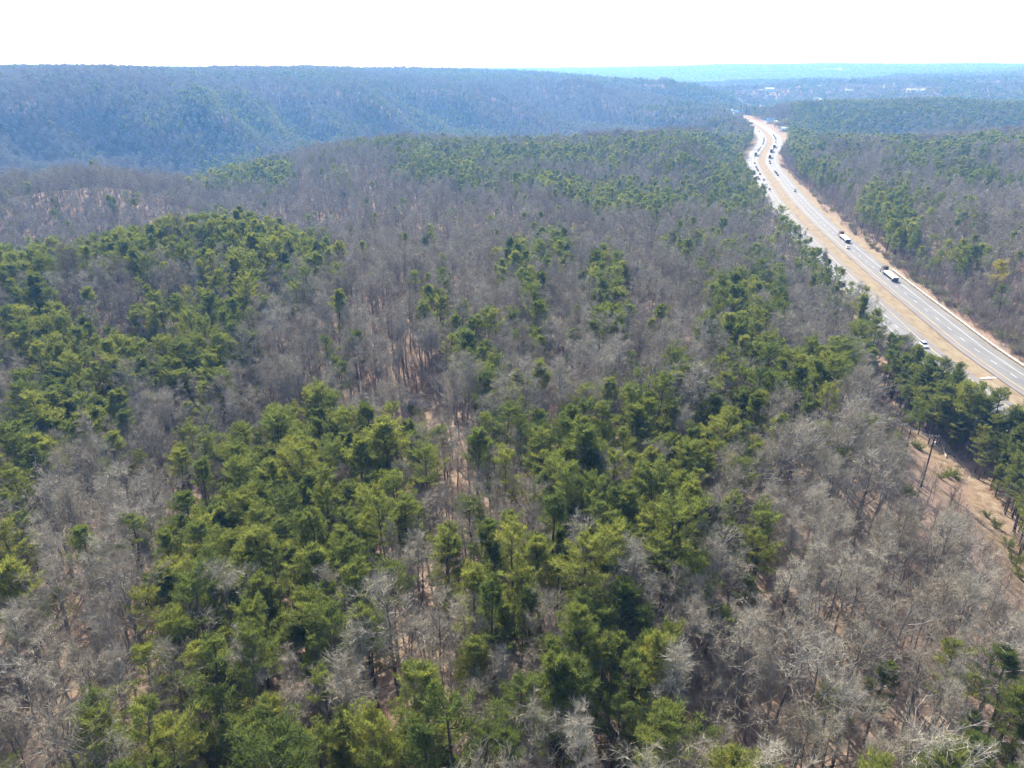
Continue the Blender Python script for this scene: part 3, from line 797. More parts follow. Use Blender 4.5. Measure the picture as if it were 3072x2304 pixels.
def make_pickup(colour):
    root = empty("pickup_truck", (0, 0, 0)); paint = M_CAR[colour]
    obj("body", cached(("pb", colour), lambda: loft([(-0.4, 0.95, 0.35, 1.15, 0.88), (1.0, 0.95, 0.35, 1.15, 0.88), (2.5, 0.95, 0.4, 1.08, 0.85), (2.8, 0.86, 0.5, 0.95, 0.75)]).mesh("body", paint, 0.03)), root)
    def bed():
        mb = MB()
        mb.box(-0.95, -0.85, -2.9, -0.42, 0.5, 1.15); mb.box(0.85, 0.95, -2.9, -0.42, 0.5, 1.15); mb.box(-0.84, 0.84, -2.9, -2.8, 0.5, 1.15); mb.box(-0.84, 0.84, -2.79, -0.42, 0.5, 0.7)
        return mb.mesh("cargo_bed", paint)
    obj("cargo_bed", cached(("pbed", colour), bed), root)
    def cab():
        mb = MB(); mb.hexa([(-0.86, -0.4, 1.12), (0.86, -0.4, 1.12), (0.86, 1.5, 1.12), (-0.86, 1.5, 1.12)], [(-0.7, -0.2, 1.8), (0.7, -0.2, 1.8), (0.7, 0.8, 1.8), (-0.7, 0.8, 1.8)]); return mb.mesh("windows", M_GLASS, 0.03)
    obj("windows", cached(("pcab",), cab), root)
    box_part("roof", paint, root, (-0.68, 0.68, -0.2, 0.78, 1.79, 1.86), 0.02)
    add_wheels(root, [(-0.84, 1.9), (0.84, 1.9), (-0.84, -1.75), (0.84, -1.75)], 0.4, 0.26)
    for sx in (-1, 1):
        box_part("tail_light", M_LAMP, root, (sx * 0.85 - 0.08, sx * 0.85 + 0.08, -2.93, -2.89, 0.75, 1.05))
    return root, "pickup truck", 2.9

def make_semi(cabcol, load="flat"):
    root = empty("semi_truck", (0, 0, 0)); paint = M_CAR[cabcol]
    # tractor: long hood, tall sleeper cab; front is +Y, whole rig about 21 m
    obj("hood", cached(("sh", cabcol), lambda: loft([(8.0, 1.0, 0.6, 1.9, 0.85), (9.3, 0.95, 0.6, 1.75, 0.75), (10.1, 0.85, 0.6, 1.55, 0.7)]).mesh("hood", paint, 0.05)), root)
    obj("cab", cached(("sc", cabcol), lambda: loft([(4.9, 1.2, 0.8, 3.7, 1.05), (6.6, 1.22, 0.8, 3.85, 1.08), (7.6, 1.2, 0.8, 3.0, 1.05), (8.02, 1.12, 0.8, 2.1, 1.0)]).mesh("cab", paint, 0.05)), root)
    def gl():
        mb = MB(); mb.hexa([(-1.0, 7.72, 2.25), (1.0, 7.72, 2.25), (1.0, 8.06, 2.2), (-1.0, 8.06, 2.2)], [(-0.95, 7.5, 2.95), (0.95, 7.5, 2.95), (0.95, 7.66, 2.95), (-0.95, 7.66, 2.95)])
        return mb.mesh("windscreen", M_GLASS)
    obj("windscreen", cached(("sg",), gl), root)
    for sx in (-1, 1):
        box_part("side_window", M_GLASS, root, (sx * 1.21 - 0.02, sx * 1.21 + 0.02, 6.75, 7.5, 2.0, 2.75))
        def st(sx=sx):
            mb = MB(); mb.tube((sx * 1.15, 4.7, 1.0), (sx * 1.15, 4.7, 4.1), 0.09, 0.09, 8); return mb.mesh("exhaust_stack", M_RIM)
        obj("exhaust_stack", cached(("se", sx), st), root)
        box_part("mirror", M_HEAD, root, (sx * 1.45 - 0.12, sx * 1.45 + 0.12, 7.6, 7.75, 2.0, 2.8), 0.03)
        def tk(sx=sx):
            mb = MB(); mb.tube((sx * 1.0, 5.2, 0.75), (sx * 1.0, 6.9, 0.75), 0.32, 0.32, 12); return mb.mesh("fuel_tank", M_RIM)
        obj("fuel_tank", cached(("st", sx), tk), root)
    box_part("frame", M_CHASSIS, root, (-0.5, 0.5, 2.0, 9.0, 0.75, 1.05))
    box_part("bumper", M_RIM, root, (-1.1, 1.1, 10.0, 10.25, 0.4, 0.9), 0.05)
    if load == "flat":
        # trailer with a low white covered load in two lengths
        box_part("trailer_deck", M_CHASSIS, root, (-1.25, 1.25, -10.4, 4.1, 1.1, 1.4))
        def cov():
            mb = MB()
            for a, b in ((-10.35, -6.6), (-6.5, -2.9), (-2.8, 0.7), (0.8, 4.0)):
                mb.hexa([(-1.24, a, 1.41), (1.24, a, 1.41), (1.24, b, 1.41), (-1.24, b, 1.41)], [(-1.16, a + 0.05, 2.25), (1.16, a + 0.05, 2.25), (1.16, b - 0.05, 2.25), (-1.16, b - 0.05, 2.25)])
            return mb.mesh("tarpaulin", M_TARP, 0.05)
        obj("tarpaulin", cached(("scov",), cov), root)
        box_part("tailgate", M_NAVY, root, (-1.26, 1.26, -10.6, -10.42, 0.7, 2.1), 0.02)
    else:
        box_part("trailer_deck", M_CHASSIS, root, (-1.25, 1.25, -10.4, 4.1, 1.0, 1.2))
        box_part("box_trailer", M_TARP if load == "white" else M_RIM, root, (-1.28, 1.28, -10.4, 4.0, 1.21, 4.0), 0.04)
        box_part("rear_door", M_NAVY, root, (-1.22, 1.22, -10.48, -10.41, 1.25, 3.9), 0.02)
    add_wheels(root, [(-1.0, 8.8), (1.0, 8.8)], 0.5, 0.3)
    add_wheels(root, [(s * 0.95, y) for s in (-1, 1) for y in (4.6, 3.3, -7.6, -8.9)], 0.5, 0.55)
    for sx in (-1, 1):
        box_part("mudflap", M_CHASSIS, root, (sx * 0.95 - 0.3, sx * 0.95 + 0.3, -9.75, -9.7, 0.25, 1.0))
    return root, "semi truck", 10.4

ORD = ["nearest", "second", "third", "fourth", "fifth", "sixth", "seventh", "eighth", "ninth", "tenth", "eleventh", "twelfth", "thirteenth", "fourteenth", "fifteenth", "sixteenth", "seventeenth", "eighteenth", "nineteenth", "twentieth", "twenty-first", "twenty-second", "twenty-third", "twenty-fourth", "twenty-fifth", "twenty-sixth", "twenty-seventh", "twenty-eighth"]
VEH = [("R", 2662, 826, "semi_black"), ("R", 2522, 712, "semi_red"), ("R", 2525, 742, "car_white"), ("R", 2378, 571, "pickup_white"),
       ("R", 2317.6, 514, "car_black"), ("R", 2324, 521, "suv_black"), ("R", 2335, 524, "car_dark grey"), ("R", 2312, 483, "car_dark grey"), ("R", 2313, 489, "car_black"),
       ("R", 2315, 471, "box_grey"), ("R", 2317, 458.5, "box_grey"), ("R", 2319, 447, "box_white"), ("R", 2311.6, 449, "car_silver"), ("R", 2308.6, 454, "car_black"), ("R", 2306, 461, "car_dark grey"),
       ("R", 2321.6, 440, "car_black"), ("R", 2321, 427, "car_dark grey"), ("R", 2328, 415, "suv_black"), ("R", 2322.5, 411, "car_silver"), ("R", 2317.6, 410, "car_dark blue"), ("R", 2312, 405, "car_black"), ("R", 2329, 419, "car_white"),
       ("L", 2793, 1036, "suv_white"), ("L", 2477, 776, "suv_dark grey"), ("L", 2312, 567, "car_dark blue"), ("L", 2290.7, 554, "suv_black"), ("L", 2301, 550, "car_white"), ("L", 2293, 538, "car_dark grey"), ("L", 2277, 537, "car_black"), ("L", 2276.6, 530, "car_dark red"),
       ("L", 2282, 520, "car_black"), ("L", 2276, 511, "suv_dark grey"), ("L", 2271, 507, "car_black"), ("L", 2272, 501, "suv_dark grey"), ("L", 2269.6, 489, "car_black"), ("L", 2267, 465, "box_grey"), ("L", 2276, 450, "suv_black"),
       ("L", 2281, 453, "car_black"), ("L", 2286, 447, "car_dark grey"), ("L", 2288, 442, "car_silver"), ("L", 2290, 429.5, "car_black"), ("L", 2294, 431.5, "car_dark blue"), ("L", 2291.5, 424, "suv_black"), ("L", 2295, 419.5, "car_black"), ("L", 2296.5, 414.6, "car_dark grey"), ("L", 2268, 388, "car_white"), ("L", 2277, 394, "car_dark grey")]
veh = []
for side, px, py, kd in VEH:
    lat, i = road_pos(px, py, 0.7)
    c = abs(lat) - MED
    lane = 3.2 if c < 5.3 else 7.1
    if kd in ("semi_black", "semi_red"): lane = 7.0
    veh.append([side, i, (1 if side == "R" else -1) * (MED + lane), kd])
cnt = {"R": 0, "L": 0}
veh.sort(key=lambda v: v[1])
# keep vehicles in the same lane apart
last = {}
for v in veh:
    gap = 7 if "semi" in v[3] or "box" in v[3] else 3
    k = v[2]
    if k in last and v[1] - last[k] < gap: v[1] = last[k] + gap
    last[k] = v[1] + (2 if "semi" in v[3] or "box" in v[3] else 0)
for side, i, lat, kd in veh:
    typ, col = kd.split("_")
    if typ == "semi": root, cat, _ = make_semi("black" if col == "black" else "dark red")
    elif typ == "box": root, cat, _ = make_semi("dark grey" if col == "grey" else "dark blue", col)
    elif typ == "pickup": root, cat, _ = make_pickup(col)
    else: root, cat, _ = make_car(col, "suv" if typ == "suv" else "sedan")
    root.location = on_road(min(i, len(ROAD) - 2), lat, -0.1 * (abs(lat) - MED - 1.2) / 8 + 0.002)
    root.rotation_euler = (0, 0, heading(min(i, len(ROAD) - 2)) + (0 if side == "R" else math.pi))
    n = cnt[side]; cnt[side] += 1
    way = "outbound" if side == "R" else "oncoming"
    if kd == "semi_black": lab = "black semi truck pulling a long low trailer under white tarpaulin, nearest outbound"
    elif kd == "semi_red": lab = "dark red semi truck with white tarpaulin trailer, farther of the two tarped trucks"
    elif kd == "pickup_white": lab = "white pickup truck alone on the outbound lanes past the tarped trucks"
    else:
        nm = {"box": ("grey" if col == "grey" else "white") + " box semi trailer truck", "suv": col + " sport utility car", "car": col + " sedan car"}[typ]
        lab = "%s on the %s side, %s vehicle from the near end" % (nm, way, ORD[n])
    tag(root, lab, cat, "vehicles on the %s carriageway" % way)

# ------------------------------------------------------------------ tree shapes
def perp(D, rg):
    r = rg.normal(size=D.shape)
    c = np.cross(D, r)
    return c / (np.linalg.norm(c, axis=1)[:, None] + 1e-9)
def blades(P, D, L, W, rg):
    n = len(P); s = perp(D, rg) * W[:, None]
    V = np.stack([P - s, P + s, P + D * L[:, None]], 1).reshape(-1, 3)
    F = np.arange(3 * n).reshape(-1, 3)
    return V, F
def tubes(P0, P1, R0, R1, k, rg):
    P0 = np.asarray(P0, float); P1 = np.asarray(P1, float); R0 = np.asarray(R0, float); R1 = np.asarray(R1, float)
    n = len(P0); D = P1 - P0; D /= np.linalg.norm(D, axis=1)[:, None] + 1e-9
    a = perp(D, rg); c = np.cross(D, a)
    ang = np.arange(k) * 2 * np.pi / k
    ring = a[:, None] * np.cos(ang)[None, :, None] + c[:, None] * np.sin(ang)[None, :, None]
    V = np.concatenate([P0[:, None] + ring * R0[:, None, None], P1[:, None] + ring * R1[:, None, None]], 1)
    f = []
    for i in range(k):
        j = (i + 1) % k
        f += [(i, j, k + j), (i, k + j, k + i)]
    F = (np.array(f)[None] + (np.arange(n) * 2 * k)[:, None, None]).reshape(-1, 3)
    return V.reshape(-1, 3), F
def merge(parts):
    V = []; F = []; o = 0
    for v, f in parts:
        V.append(v); F.append(f + o); o += len(v)
    return np.concatenate(V), np.concatenate(F)
def unit(v): return v / (np.linalg.norm(v, axis=-1, keepdims=True) + 1e-9)

def pine_shape(seed, H=17.0, Rc=3.0, base=0.45, nb=44, k=5, K=8, bl=0.42, bw=0.035, wood=True, flat=0.0):
    rg = np.random.default_rng(seed)
    lean = rg.normal(0, 0.25, 2)
    def axis(z): t = np.asarray(z) / H; return np.stack([lean[0] * t * t * 2, lean[1] * t * t * 2, z], -1)
    zz = np.linspace(-0.8, H * 0.97, 9)
    ax = axis(zz) + np.concatenate([rg.normal(0, 0.07, (9, 2)), np.zeros((9, 1))], 1)
    rad = 0.19 * (1 - np.clip(zz / H, 0, 1)) ** 0.8 + 0.025
    W = [tubes(ax[:-1], ax[1:], rad[:-1], rad[1:], 6 if wood else 3, rg)]
    TP = []; TD = []
    B0 = []; B1 = []; BR = []
    side_bias = rg.uniform(0, 2 * np.pi); 
    gap_a = rg.uniform(0, 6.28, 3); gap_t = rg.uniform(0.05, 0.75, 3)
    for i in range(nb):
        t = (i + rg.uniform(0, 1)) / nb
        z = H * (base + (0.965 - base) * t)
        a = i * 2.399 + rg.normal(0, 0.4)
        if any(abs(t - gt) < 0.13 and math.cos(a - ga) > 0.35 for ga, gt in zip(gap_a, gap_t)): continue
        prof = (1 - t) ** 0.62 * (0.6 + 0.4 * min(1, t * 4)) if not flat else (1 - t) ** 0.4 * (0.75 + 0.25 * min(1, t * 3))
        L = Rc * prof * rg.uniform(0.5, 1.3) * (1 + 0.18 * math.cos(a - side_bias)) + 0.35
        el = R(rg.uniform(-6, 14) + 42 * t)
        d = np.array([math.cos(a) * math.cos(el), math.sin(a) * math.cos(el), math.sin(el)])
        p0 = np.array([np.interp(z, zz, ax[:, 0]), np.interp(z, zz, ax[:, 1]), z])
        up = np.array([0, 0, 1.0]); cur = rg.uniform(0.1, 0.4)
        def at(s): return p0 + d * L * s + up * cur * L * s * s
        if wood:
            B0 += [p0, at(0.5)]; B1 += [at(0.5), at(1.0)]; BR += [(0.05, 0.03), (0.03, 0.012)]
        sidev = unit(np.cross(d, up))
        for s in np.linspace(0.3, 1.0, k):
            p = at(s); f = unit(d + up * cur * 2 * s)
            TP.append(p); TD.append(f)
            for sg in (-1, 1):
                an = R(rg.uniform(35, 65)); q = f * math.cos(an) + sidev * sg * math.sin(an) + up * rg.uniform(-0.05, 0.35)
                q = unit(q); l = (0.34 * L * (1.15 - s) + 0.3) * rg.uniform(0.7, 1.2)
                for e in ((0.5, 1.0) if K > 5 else (0.8,)):
                    TP.append(p + q * l * e); TD.append(q)
    TP = np.array(TP); TD = np.array(TD)
    if wood and B0:
        BR = np.array(BR); W.append(tubes(B0, B1, BR[:, 0], BR[:, 1], 3, rg))
        # dead lower limbs
        n = 22; z = rg.uniform(H * 0.18, H * base * 1.1, n); a = rg.uniform(0, 6.28, n); l = rg.uniform(0.5, 1.8, n)
        p = np.stack([np.interp(z, zz, ax[:, 0]), np.interp(z, zz, ax[:, 1]), z], 1)
        q = p + np.stack([np.cos(a) * l, np.sin(a) * l, rg.uniform(-0.2, 0.4, n)], 1)
        W.append(tubes(p, q, np.full(n, 0.03), np.full(n, 0.008), 3, rg))
    P = np.repeat(TP, K, 0); D = np.repeat(TD, K, 0)
    D = unit(D * 0.7 + rg.normal(0, 0.55, D.shape) + np.array([0, 0, 0.35]))
    n = len(P); P = P + rg.normal(0, 0.09 * bl / 0.42, P.shape)
    N = blades(P, D, rg.uniform(0.7, 1.25, n) * bl, rg.uniform(0.7, 1.3, n) * bw, rg)
    return merge(W), N

def bare_shape(seed, H=15.0, Rc=2.8, fork=0.42, n1=11, n2=7, n3=6, n4=6, tw=0.008, tl=0.75, trunk_r=0.15, spread=1.0, lod=0):
    rg = np.random.default_rng(seed)
    zz = np.linspace(-0.8, H * 0.9, 10)
    wob = np.cumsum(rg.normal(0, 0.09, (10, 2)), 0)
    ax = np.concatenate([wob, zz[:, None]], 1)
    rad = trunk_r * (1 - np.clip(zz / H, 0, 1)) ** 0.85 + 0.015
    parts_w = [tubes(ax[:-1], ax[1:], rad[:-1], rad[1:], 6 if lod == 0 else 3, rg)]
    def trunk(z): return np.array([np.interp(z, zz, ax[:, 0]), np.interp(z, zz, ax[:, 1]), z])
    S0 = []; S1 = []; RA = []; RB = []
    T0 = []; TD = []; TL = []
    up = np.array([0, 0, 1.0])
    lv = []
    for i in range(n1):
        t = (i + rg.uniform(0, 1)) / n1
        z = H * (fork + (0.88 - fork) * t)
        a = i * 2.399 + rg.normal(0, 0.5)
        el = R(rg.uniform(22, 48) + 25 * t) if spread >= 1 else R(rg.uniform(45, 65) + 15 * t)
        L = Rc * spread * (1.25 - 0.75 * t) * rg.uniform(0.7, 1.25) + 0.5
        d = np.array([math.cos(a) * math.cos(el), math.sin(a) * math.cos(el), math.sin(el)])
        lv.append((trunk(z), d, L, 0.30 * float(np.interp(z, zz, rad)) + 0.02))
    lv.append((trunk(H * 0.86), unit(np.array([rg.normal(0, 0.1), rg.normal(0, 0.1), 1.0])), H * 0.16, 0.03))
    for depth, nc in ((1, n2), (2, n3)):
        nxt = []
        for p, d, L, r in lv:
            m = p + d * L * 0.5 + rg.normal(0, 0.05 * L, 3)
            d2 = unit(d + rg.normal(0, 0.22, 3) + up * 0.22)
            e = m + d2 * L * 0.5
            S0 += [p, m]; S1 += [m, e]; RA += [r, r * 0.7]; RB += [r * 0.7, r * 0.35]
            for c in range(nc):
                s = rg.uniform(0.25, 1.0)
                q = p + (m - p) * s * 2 if s < 0.5 else m + (e - m) * (s - 0.5) * 2
                dd = unit(d2 + rg.normal(0, 0.62, 3) + up * 0.28)
                nxt.append((q, dd, L * rg.uniform(0.35, 0.6) * (1.15 - 0.5 * s) + 0.15, max(r * 0.42, 0.006)))
        lv = nxt
    for p, d, L, r in lv:
        e = p + d * L
        T0.append(p); TD.append(d); TL.append(L)
        for c in range(n4):
            s = rg.uniform(0.2, 1.0)
            T0.append(p + d * L * s); TD.append(unit(d + rg.normal(0, 0.6, 3) + up * 0.2)); TL.append(tl * rg.uniform(0.5, 1.2))
    parts_w.append(tubes(S0, S1, RA, RB, 4 if lod == 0 else 3, rg))
    n = len(T0)
    tw_ = blades(np.array(T0), np.array(TD), np.array(TL), np.full(n, tw) * rg.uniform(0.7, 1.4, n), rg)
    return merge(parts_w), tw_

def shrub_shape(seed, H=3.0, n=26, m=9, tw=0.014, leafy=0, spread=0.8, ll=0.16):
    rg = np.random.default_rng(seed)
    P0 = []; P1 = []; TP = []; TD = []; TL = []
    for i in range(n):
        a = rg.uniform(0, 6.28); b = np.array([math.cos(a), math.sin(a), 0]) * rg.uniform(0, 0.5)
        d = unit(np.array([math.cos(a) * spread, math.sin(a) * spread, rg.uniform(0.7, 1.5)]))
        L = H * rg.uniform(0.5, 1.1)
        e = b + d * L + rg.normal(0, 0.2, 3)
        P0.append(b - np.array([0, 0, 0.2])); P1.append(e)
        for c in range(m):
            s = rg.uniform(0.25, 1)
            TP.append(b + (e - b) * s); TD.append(unit(d + rg.normal(0, 0.7, 3))); TL.append(H * rg.uniform(0.12, 0.3))
    W = tubes(P0, P1, np.full(n, 0.025), np.full(n, 0.008), 3, rg)
    T = blades(np.array(TP), np.array(TD), np.array(TL), np.full(len(TP), tw), rg)
    if leafy:
        k = leafy
        q = np.repeat(np.array(TP), k, 0) + np.repeat(np.array(TD) * np.array(TL)[:, None], k, 0) * rg.uniform(0.2, 1.1, (len(TP) * k, 1)) + rg.normal(0, 0.1, (len(TP) * k, 3))
        dd = unit(rg.normal(0, 1, q.shape) + np.array([0, 0, 0.3]))
        Lf = blades(q, dd, rg.uniform(0.7, 1.3, len(q)) * ll * 1.6, rg.uniform(0.7, 1.3, len(q)) * ll * 0.45, rg)
        return merge([W, T]), Lf
    return W, T

def joined(name, A, B, ma, mb_):
    V, F = merge([A, B])
    mi = np.concatenate([np.zeros(len(A[1]), int), np.ones(len(B[1]), int)])
    return np_mesh(name, V, F, [ma, mb_], mi)

PINE_N = []   # (wood, needles, height) near shapes
for s, (H, Rc, base, nb, fl) in enumerate([(17, 2.9, 0.46, 46, 0), (18.5, 3.2, 0.5, 44, 0), (15.5, 2.6, 0.4, 44, 0), (17.5, 3.4, 0.55, 40, 1), (14, 2.7, 0.3, 50, 0), (19, 3.0, 0.6, 36, 1), (16, 3.3, 0.42, 46, 1), (12, 2.3, 0.25, 48, 0), (16.5, 2.7, 0.5, 26, 1), (18, 3.0, 0.52, 24, 0), (14.5, 3.5, 0.36, 34, 1)]):
    PINE_N.append((*pine_shape(100 + s, H, Rc, base, nb, flat=fl), H))
PINE_M = []
for s, (H, Rc, base, nb, fl) in enumerate([(17, 2.9, 0.42, 30, 0), (18, 3.2, 0.46, 30, 0), (15.5, 2.7, 0.36, 30, 0), (17.5, 3.4, 0.5, 28, 1), (14, 2.8, 0.3, 32, 0)]):
    PINE_M.append((*pine_shape(200 + s, H, Rc, base, nb, k=4, K=5, bl=0.7, bw=0.085, flat=fl), H))
PINE_F = []
for s, (H, Rc, base, nb, fl) in enumerate([(17, 3.0, 0.38, 18, 0), (16, 3.2, 0.42, 18, 1), (15, 2.9, 0.34, 18, 0)]):
    PINE_F.append((*pine_shape(300 + s, H, Rc, base, nb, k=3, K=4, bl=1.15, bw=0.22, wood=False, flat=fl), H))
BARE_N = []
for s, (H, Rc, fork, sp, tr) in enumerate([(16, 3.0, 0.42, 1.0, 0.15), (18, 2.6, 0.5, 0.6, 0.14), (14, 3.4, 0.32, 1.15, 0.16), (17, 2.4, 0.52, 0.6, 0.12), (15, 2.8, 0.4, 1.0, 0.13), (13, 3.9, 0.28, 1.25, 0.2), (12, 2.0, 0.4, 0.7, 0.09)]):
    BARE_N.append((*bare_shape(400 + s, H, Rc, fork, spread=sp, trunk_r=tr), H))
BARE_M = []
for s, (H, Rc, fork, sp, tr) in enumerate([(16, 3.0, 0.42, 1.0, 0.15), (17, 2.6, 0.48, 0.7, 0.14), (14, 3.3, 0.32, 1.15, 0.15), (15, 2.6, 0.45, 0.8, 0.12)]):
    BARE_M.append((*bare_shape(500 + s, H, Rc, fork, n1=9, n2=5, n3=5, n4=4, tw=0.024, tl=0.95, spread=sp, trunk_r=tr, lod=1), H))
BARE_F = []
for s, (H, Rc, fork, sp, tr) in enumerate([(16, 4.0, 0.36, 1.0, 0.16), (15, 4.2, 0.3, 1.15, 0.16), (17, 3.5, 0.4, 0.8, 0.15)]):
    BARE_F.append((*bare_shape(600 + s, H, Rc, fork, n1=9, n2=4, n3=4, n4=6, tw=0.055, tl=1.4, spread=sp, trunk_r=tr, lod=1), H))

def clump(shapes, seed, n=6, rad=11):
    rg = np.random.default_rng(seed); A = []; B = []
    for i in range(n):
        w, t, H = shapes[rg.integers(len(shapes))]
        a = rg.uniform(0, 6.28); r = rad * math.sqrt(rg.uniform(0, 1)); q = rg.uniform(0, 6.28); sc = rg.uniform(0.8, 1.15)
        M = np.array([[math.cos(q), -math.sin(q), 0], [math.sin(q), math.cos(q), 0], [0, 0, 1]]) * sc
        off = np.array([math.cos(a) * r, math.sin(a) * r, 0])
        A.append((w[0] @ M.T + off, w[1])); B.append((t[0] @ M.T + off, t[1]))
    return merge(A), merge(B)

stock = {}
def make_stock(key, entries, ma, mb_):
    col = bpy.data.collections.new(key)
    for i, (w, t) in enumerate(entries):
        o = bpy.data.objects.new("%s_stock_%s" % (key, chr(97 + i)), joined(key, w, t, ma, mb_))
        col.objects.link(o)
    stock[key] = col
pine_entries = [(w, t) for w, t, _ in PINE_N + PINE_M + PINE_F] + [clump(PINE_F, 70 + i) for i in range(3)]
bare_entries = [(w, t) for w, t, _ in BARE_N + BARE_M + BARE_F] + [clump(BARE_F, 80 + i) for i in range(3)]
make_stock("pine_tree", pine_entries, M_PBARK, M_NEEDLE)
make_stock("bare_tree", bare_entries, M_BARK, M_TWIG)
brush = [shrub_shape(700 + i, H, n, m) for i, (H, n, m) in enumerate([(2.2, 20, 9), (3.2, 26, 9), (1.5, 16, 8)])] + \
        [bare_shape(720 + i, H, 1.1, 0.3, n1=7, n2=4, n3=3, n4=3, tl=0.45, tw=0.012, trunk_r=0.05, spread=0.7, lod=1) for i, H in enumerate((6.5, 9.0, 7.5))]
make_stock("undergrowth", brush, M_BRUSH, M_BRUSH)

# ------------------------------------------------------------------ planting
BELT = [(2636, 1165), (2665, 1100), (2760, 1080), (2893, 1140), (3061, 1225), (3250, 1330), (3250, 1950), (3125, 1800), (3070, 1715), (3030, 1640), (3005, 1520), (2890, 1390), (2771, 1325), (2690, 1250)]
def jitter_grid(r0, r1, s, az=50, rg=rng):
    n = int(r1 / s) + 1
    gx, gy = np.meshgrid(np.arange(-n, n + 1), np.arange(-2 if r0 > 1 else -6, n + 1))
    x = (gx.ravel() + rg.uniform(-0.5, 0.5, gx.size)) * s; y = (gy.ravel() + rg.uniform(-0.5, 0.5, gx.size)) * s
    r = np.hypot(x, y); a = np.degrees(np.arctan2(x, y))
    m = (r >= r0) & (r < r1) & ((np.abs(a) < az) | (r < 45)) & (r > 26)
    return x[m], y[m]

# skyline test so that woods wholly behind hills are left out
_AZ = np.radians(np.arange(-52, 52.01, 1.0)); _RR = np.exp(np.linspace(math.log(60), math.log(9000), 260))
_gx = np.sin(_AZ)[:, None] * _RR[None]; _gy = np.cos(_AZ)[:, None] * _RR[None]
_gh = height(_gx.ravel(), _gy.ravel()).reshape(_gx.shape)
_ang = (_gh + 8 - CAM_H) / _RR[None]
_run = np.maximum.accumulate(_ang, 1)
def visible(x, y, ztop):
    r = np.hypot(x, y); a = np.arctan2(x, y)
    ia = np.clip(np.round((a - _AZ[0]) / (_AZ[1] - _AZ[0])).astype(int), 0, len(_AZ) - 1)
    ir = np.clip(np.searchsorted(_RR, r) - 3, 0, len(_RR) - 1)
    return (ztop - CAM_H) / r > _run[ia, ir] - 0.012

plants = {"pine": [], "bare": []}
def plant(r0, r1, s, lod, hmin, hmax, az=50):
    x, y = jitter_grid(r0, r1, s, az)
    z = height(x, y)
    lat, idx = road_coords(x, y)
    keep = ~((lat > -(MED + 12 + 7)) & (lat < MED + 12.5 + 5 + 3 * np.clip(fbm(x / 35, y / 35, 77, 2) + 0.6, 0, 2)) & (y < 1600))
    H = rng.uniform(hmin, hmax, len(x))
    if r0 > 600: keep &= visible(x, y, z + 16)
    bx, by, dep = project(np.stack([x, y, z], 1))
    for poly in OPEN:
        keep &= ~(inpoly(bx, by, poly) & (dep > 0))
    if r1 > 1200:
        for fx, fy, fr in FIELDS:
            fd = math.hypot(fx, fy); ux, uy = fx / fd, fy / fd
            al = (x - fx) * ux + (y - fy) * uy; ac = np.abs((x - fx) * uy - (y - fy) * ux)
            keep &= ~((ac < fr * 0.85) & (al > -fr - 45) & (al < fr * 0.6))
    x, y, z, H, lat = x[keep], y[keep], z[keep], H[keep], lat[keep]
    cx, cyy, dep = project(np.stack([x, y, z + 0.72 * H], 1))
    _, pyt, _ = project(np.stack([x, y, z + H], 1)); _, pyb, _ = project(np.stack([x, y, z + 0.45 * H], 1))
    p, where = classify(cx, cyy, pyt, pyb)
    r = np.hypot(x, y)
    mid = (where >= 0) & (r > 300)
    pn = fbm(x / 60, y / 60, 58, 3)
    p = np.where(mid, np.clip(p + (pn - 0.08) * 1.9 * sstep(280, 420, r) * np.where(p > 0.85, 0.35, 1.0), 0.02, 0.97), p)
    # far slopes: pines gather in patches
    farw = (where < 0) & (r > 950)
    nz = fbm(x / 170, y / 170, 55, 4)
    p = np.where(farw, np.clip(0.22 + nz * 1.1, 0.03, 0.9), p)
    p = np.where((where < 0) & (r > 2200), np.clip(0.42 + nz * 1.1, 0.05, 0.95), p)
    p = np.where((where < 0) & ((np.abs(cx - 1536) > 1600) | (cyy > 2330)) & (r < 900), np.where(fbm(x / 40, y / 40, 66, 3) > 0.02, 0.85, 0.08), p)
    isp = rng.uniform(0, 1, len(x)) < p
    # bare woods are thinner in the open trunk glade and the hollow
    thin = np.where(r < 260, 0.82, 1.0)
    for poly, k in (([(1180, 1330), (1440, 1330), (1400, 2100), (1170, 2100)], 0.65), ([(300, 1400), (1000, 1300), (800, 1520), (300, 1560)], 0.6)):
        thin[inpoly(cx, cyy, poly)] = k
    ok = isp | (rng.uniform(0, 1, len(x)) < thin)
    # keep the view of the highway clear
    def hides(h):
        bad = np.zeros(len(x), bool)
        for zf in (1.0, 0.7, 0.4):
            tx, ty, _ = project(np.stack([x, y, z + zf * h], 1))
            for k, poly in enumerate(CLEAR):
                bad |= inpoly(tx, ty, poly)
                if k > 2: bad |= inpoly(tx - 28, ty, poly) | inpoly(tx + 28, ty, poly)
        return bad
    for _ in range(6):
        b = hides(H)
        if not b.any(): break
        H = np.where(b, H * 0.86, H)
    ok &= ~hides(H)
    for m, kk in ((isp & ok, "pine"), (~isp & ok, "bare")):
        n = int(m.sum())
        hh = H[m] * (rng.uniform(0.82, 1.08, n) if kk == "pine" else rng.choice([0.55, 0.75, 0.9, 1.0, 1.08], n, p=[0.12, 0.18, 0.3, 0.25, 0.15]))
        # roadside woods past the highway start low
        edge = (lat[m] > 0) & (lat[m] < 45)
        hh = np.where(edge & (kk == "bare"), hh * (0.38 + 0.5 * np.clip((lat[m] - 18) / 27, 0, 1)), hh)
        plants[kk].append(np.stack([x[m], y[m], z[m], hh, np.full(n, lod), where[m], cx[m], cyy[m]], 1))
plant(0, 215, 3.8, 0, 13.5, 20.0)
plant(215, 360, 4.6, 0, 13.5, 19.5)
plant(360, 800, 5.2, 1, 13.0, 19.0, 44)
plant(800, 1500, 5.7, 2, 13.0, 19.0, 41)
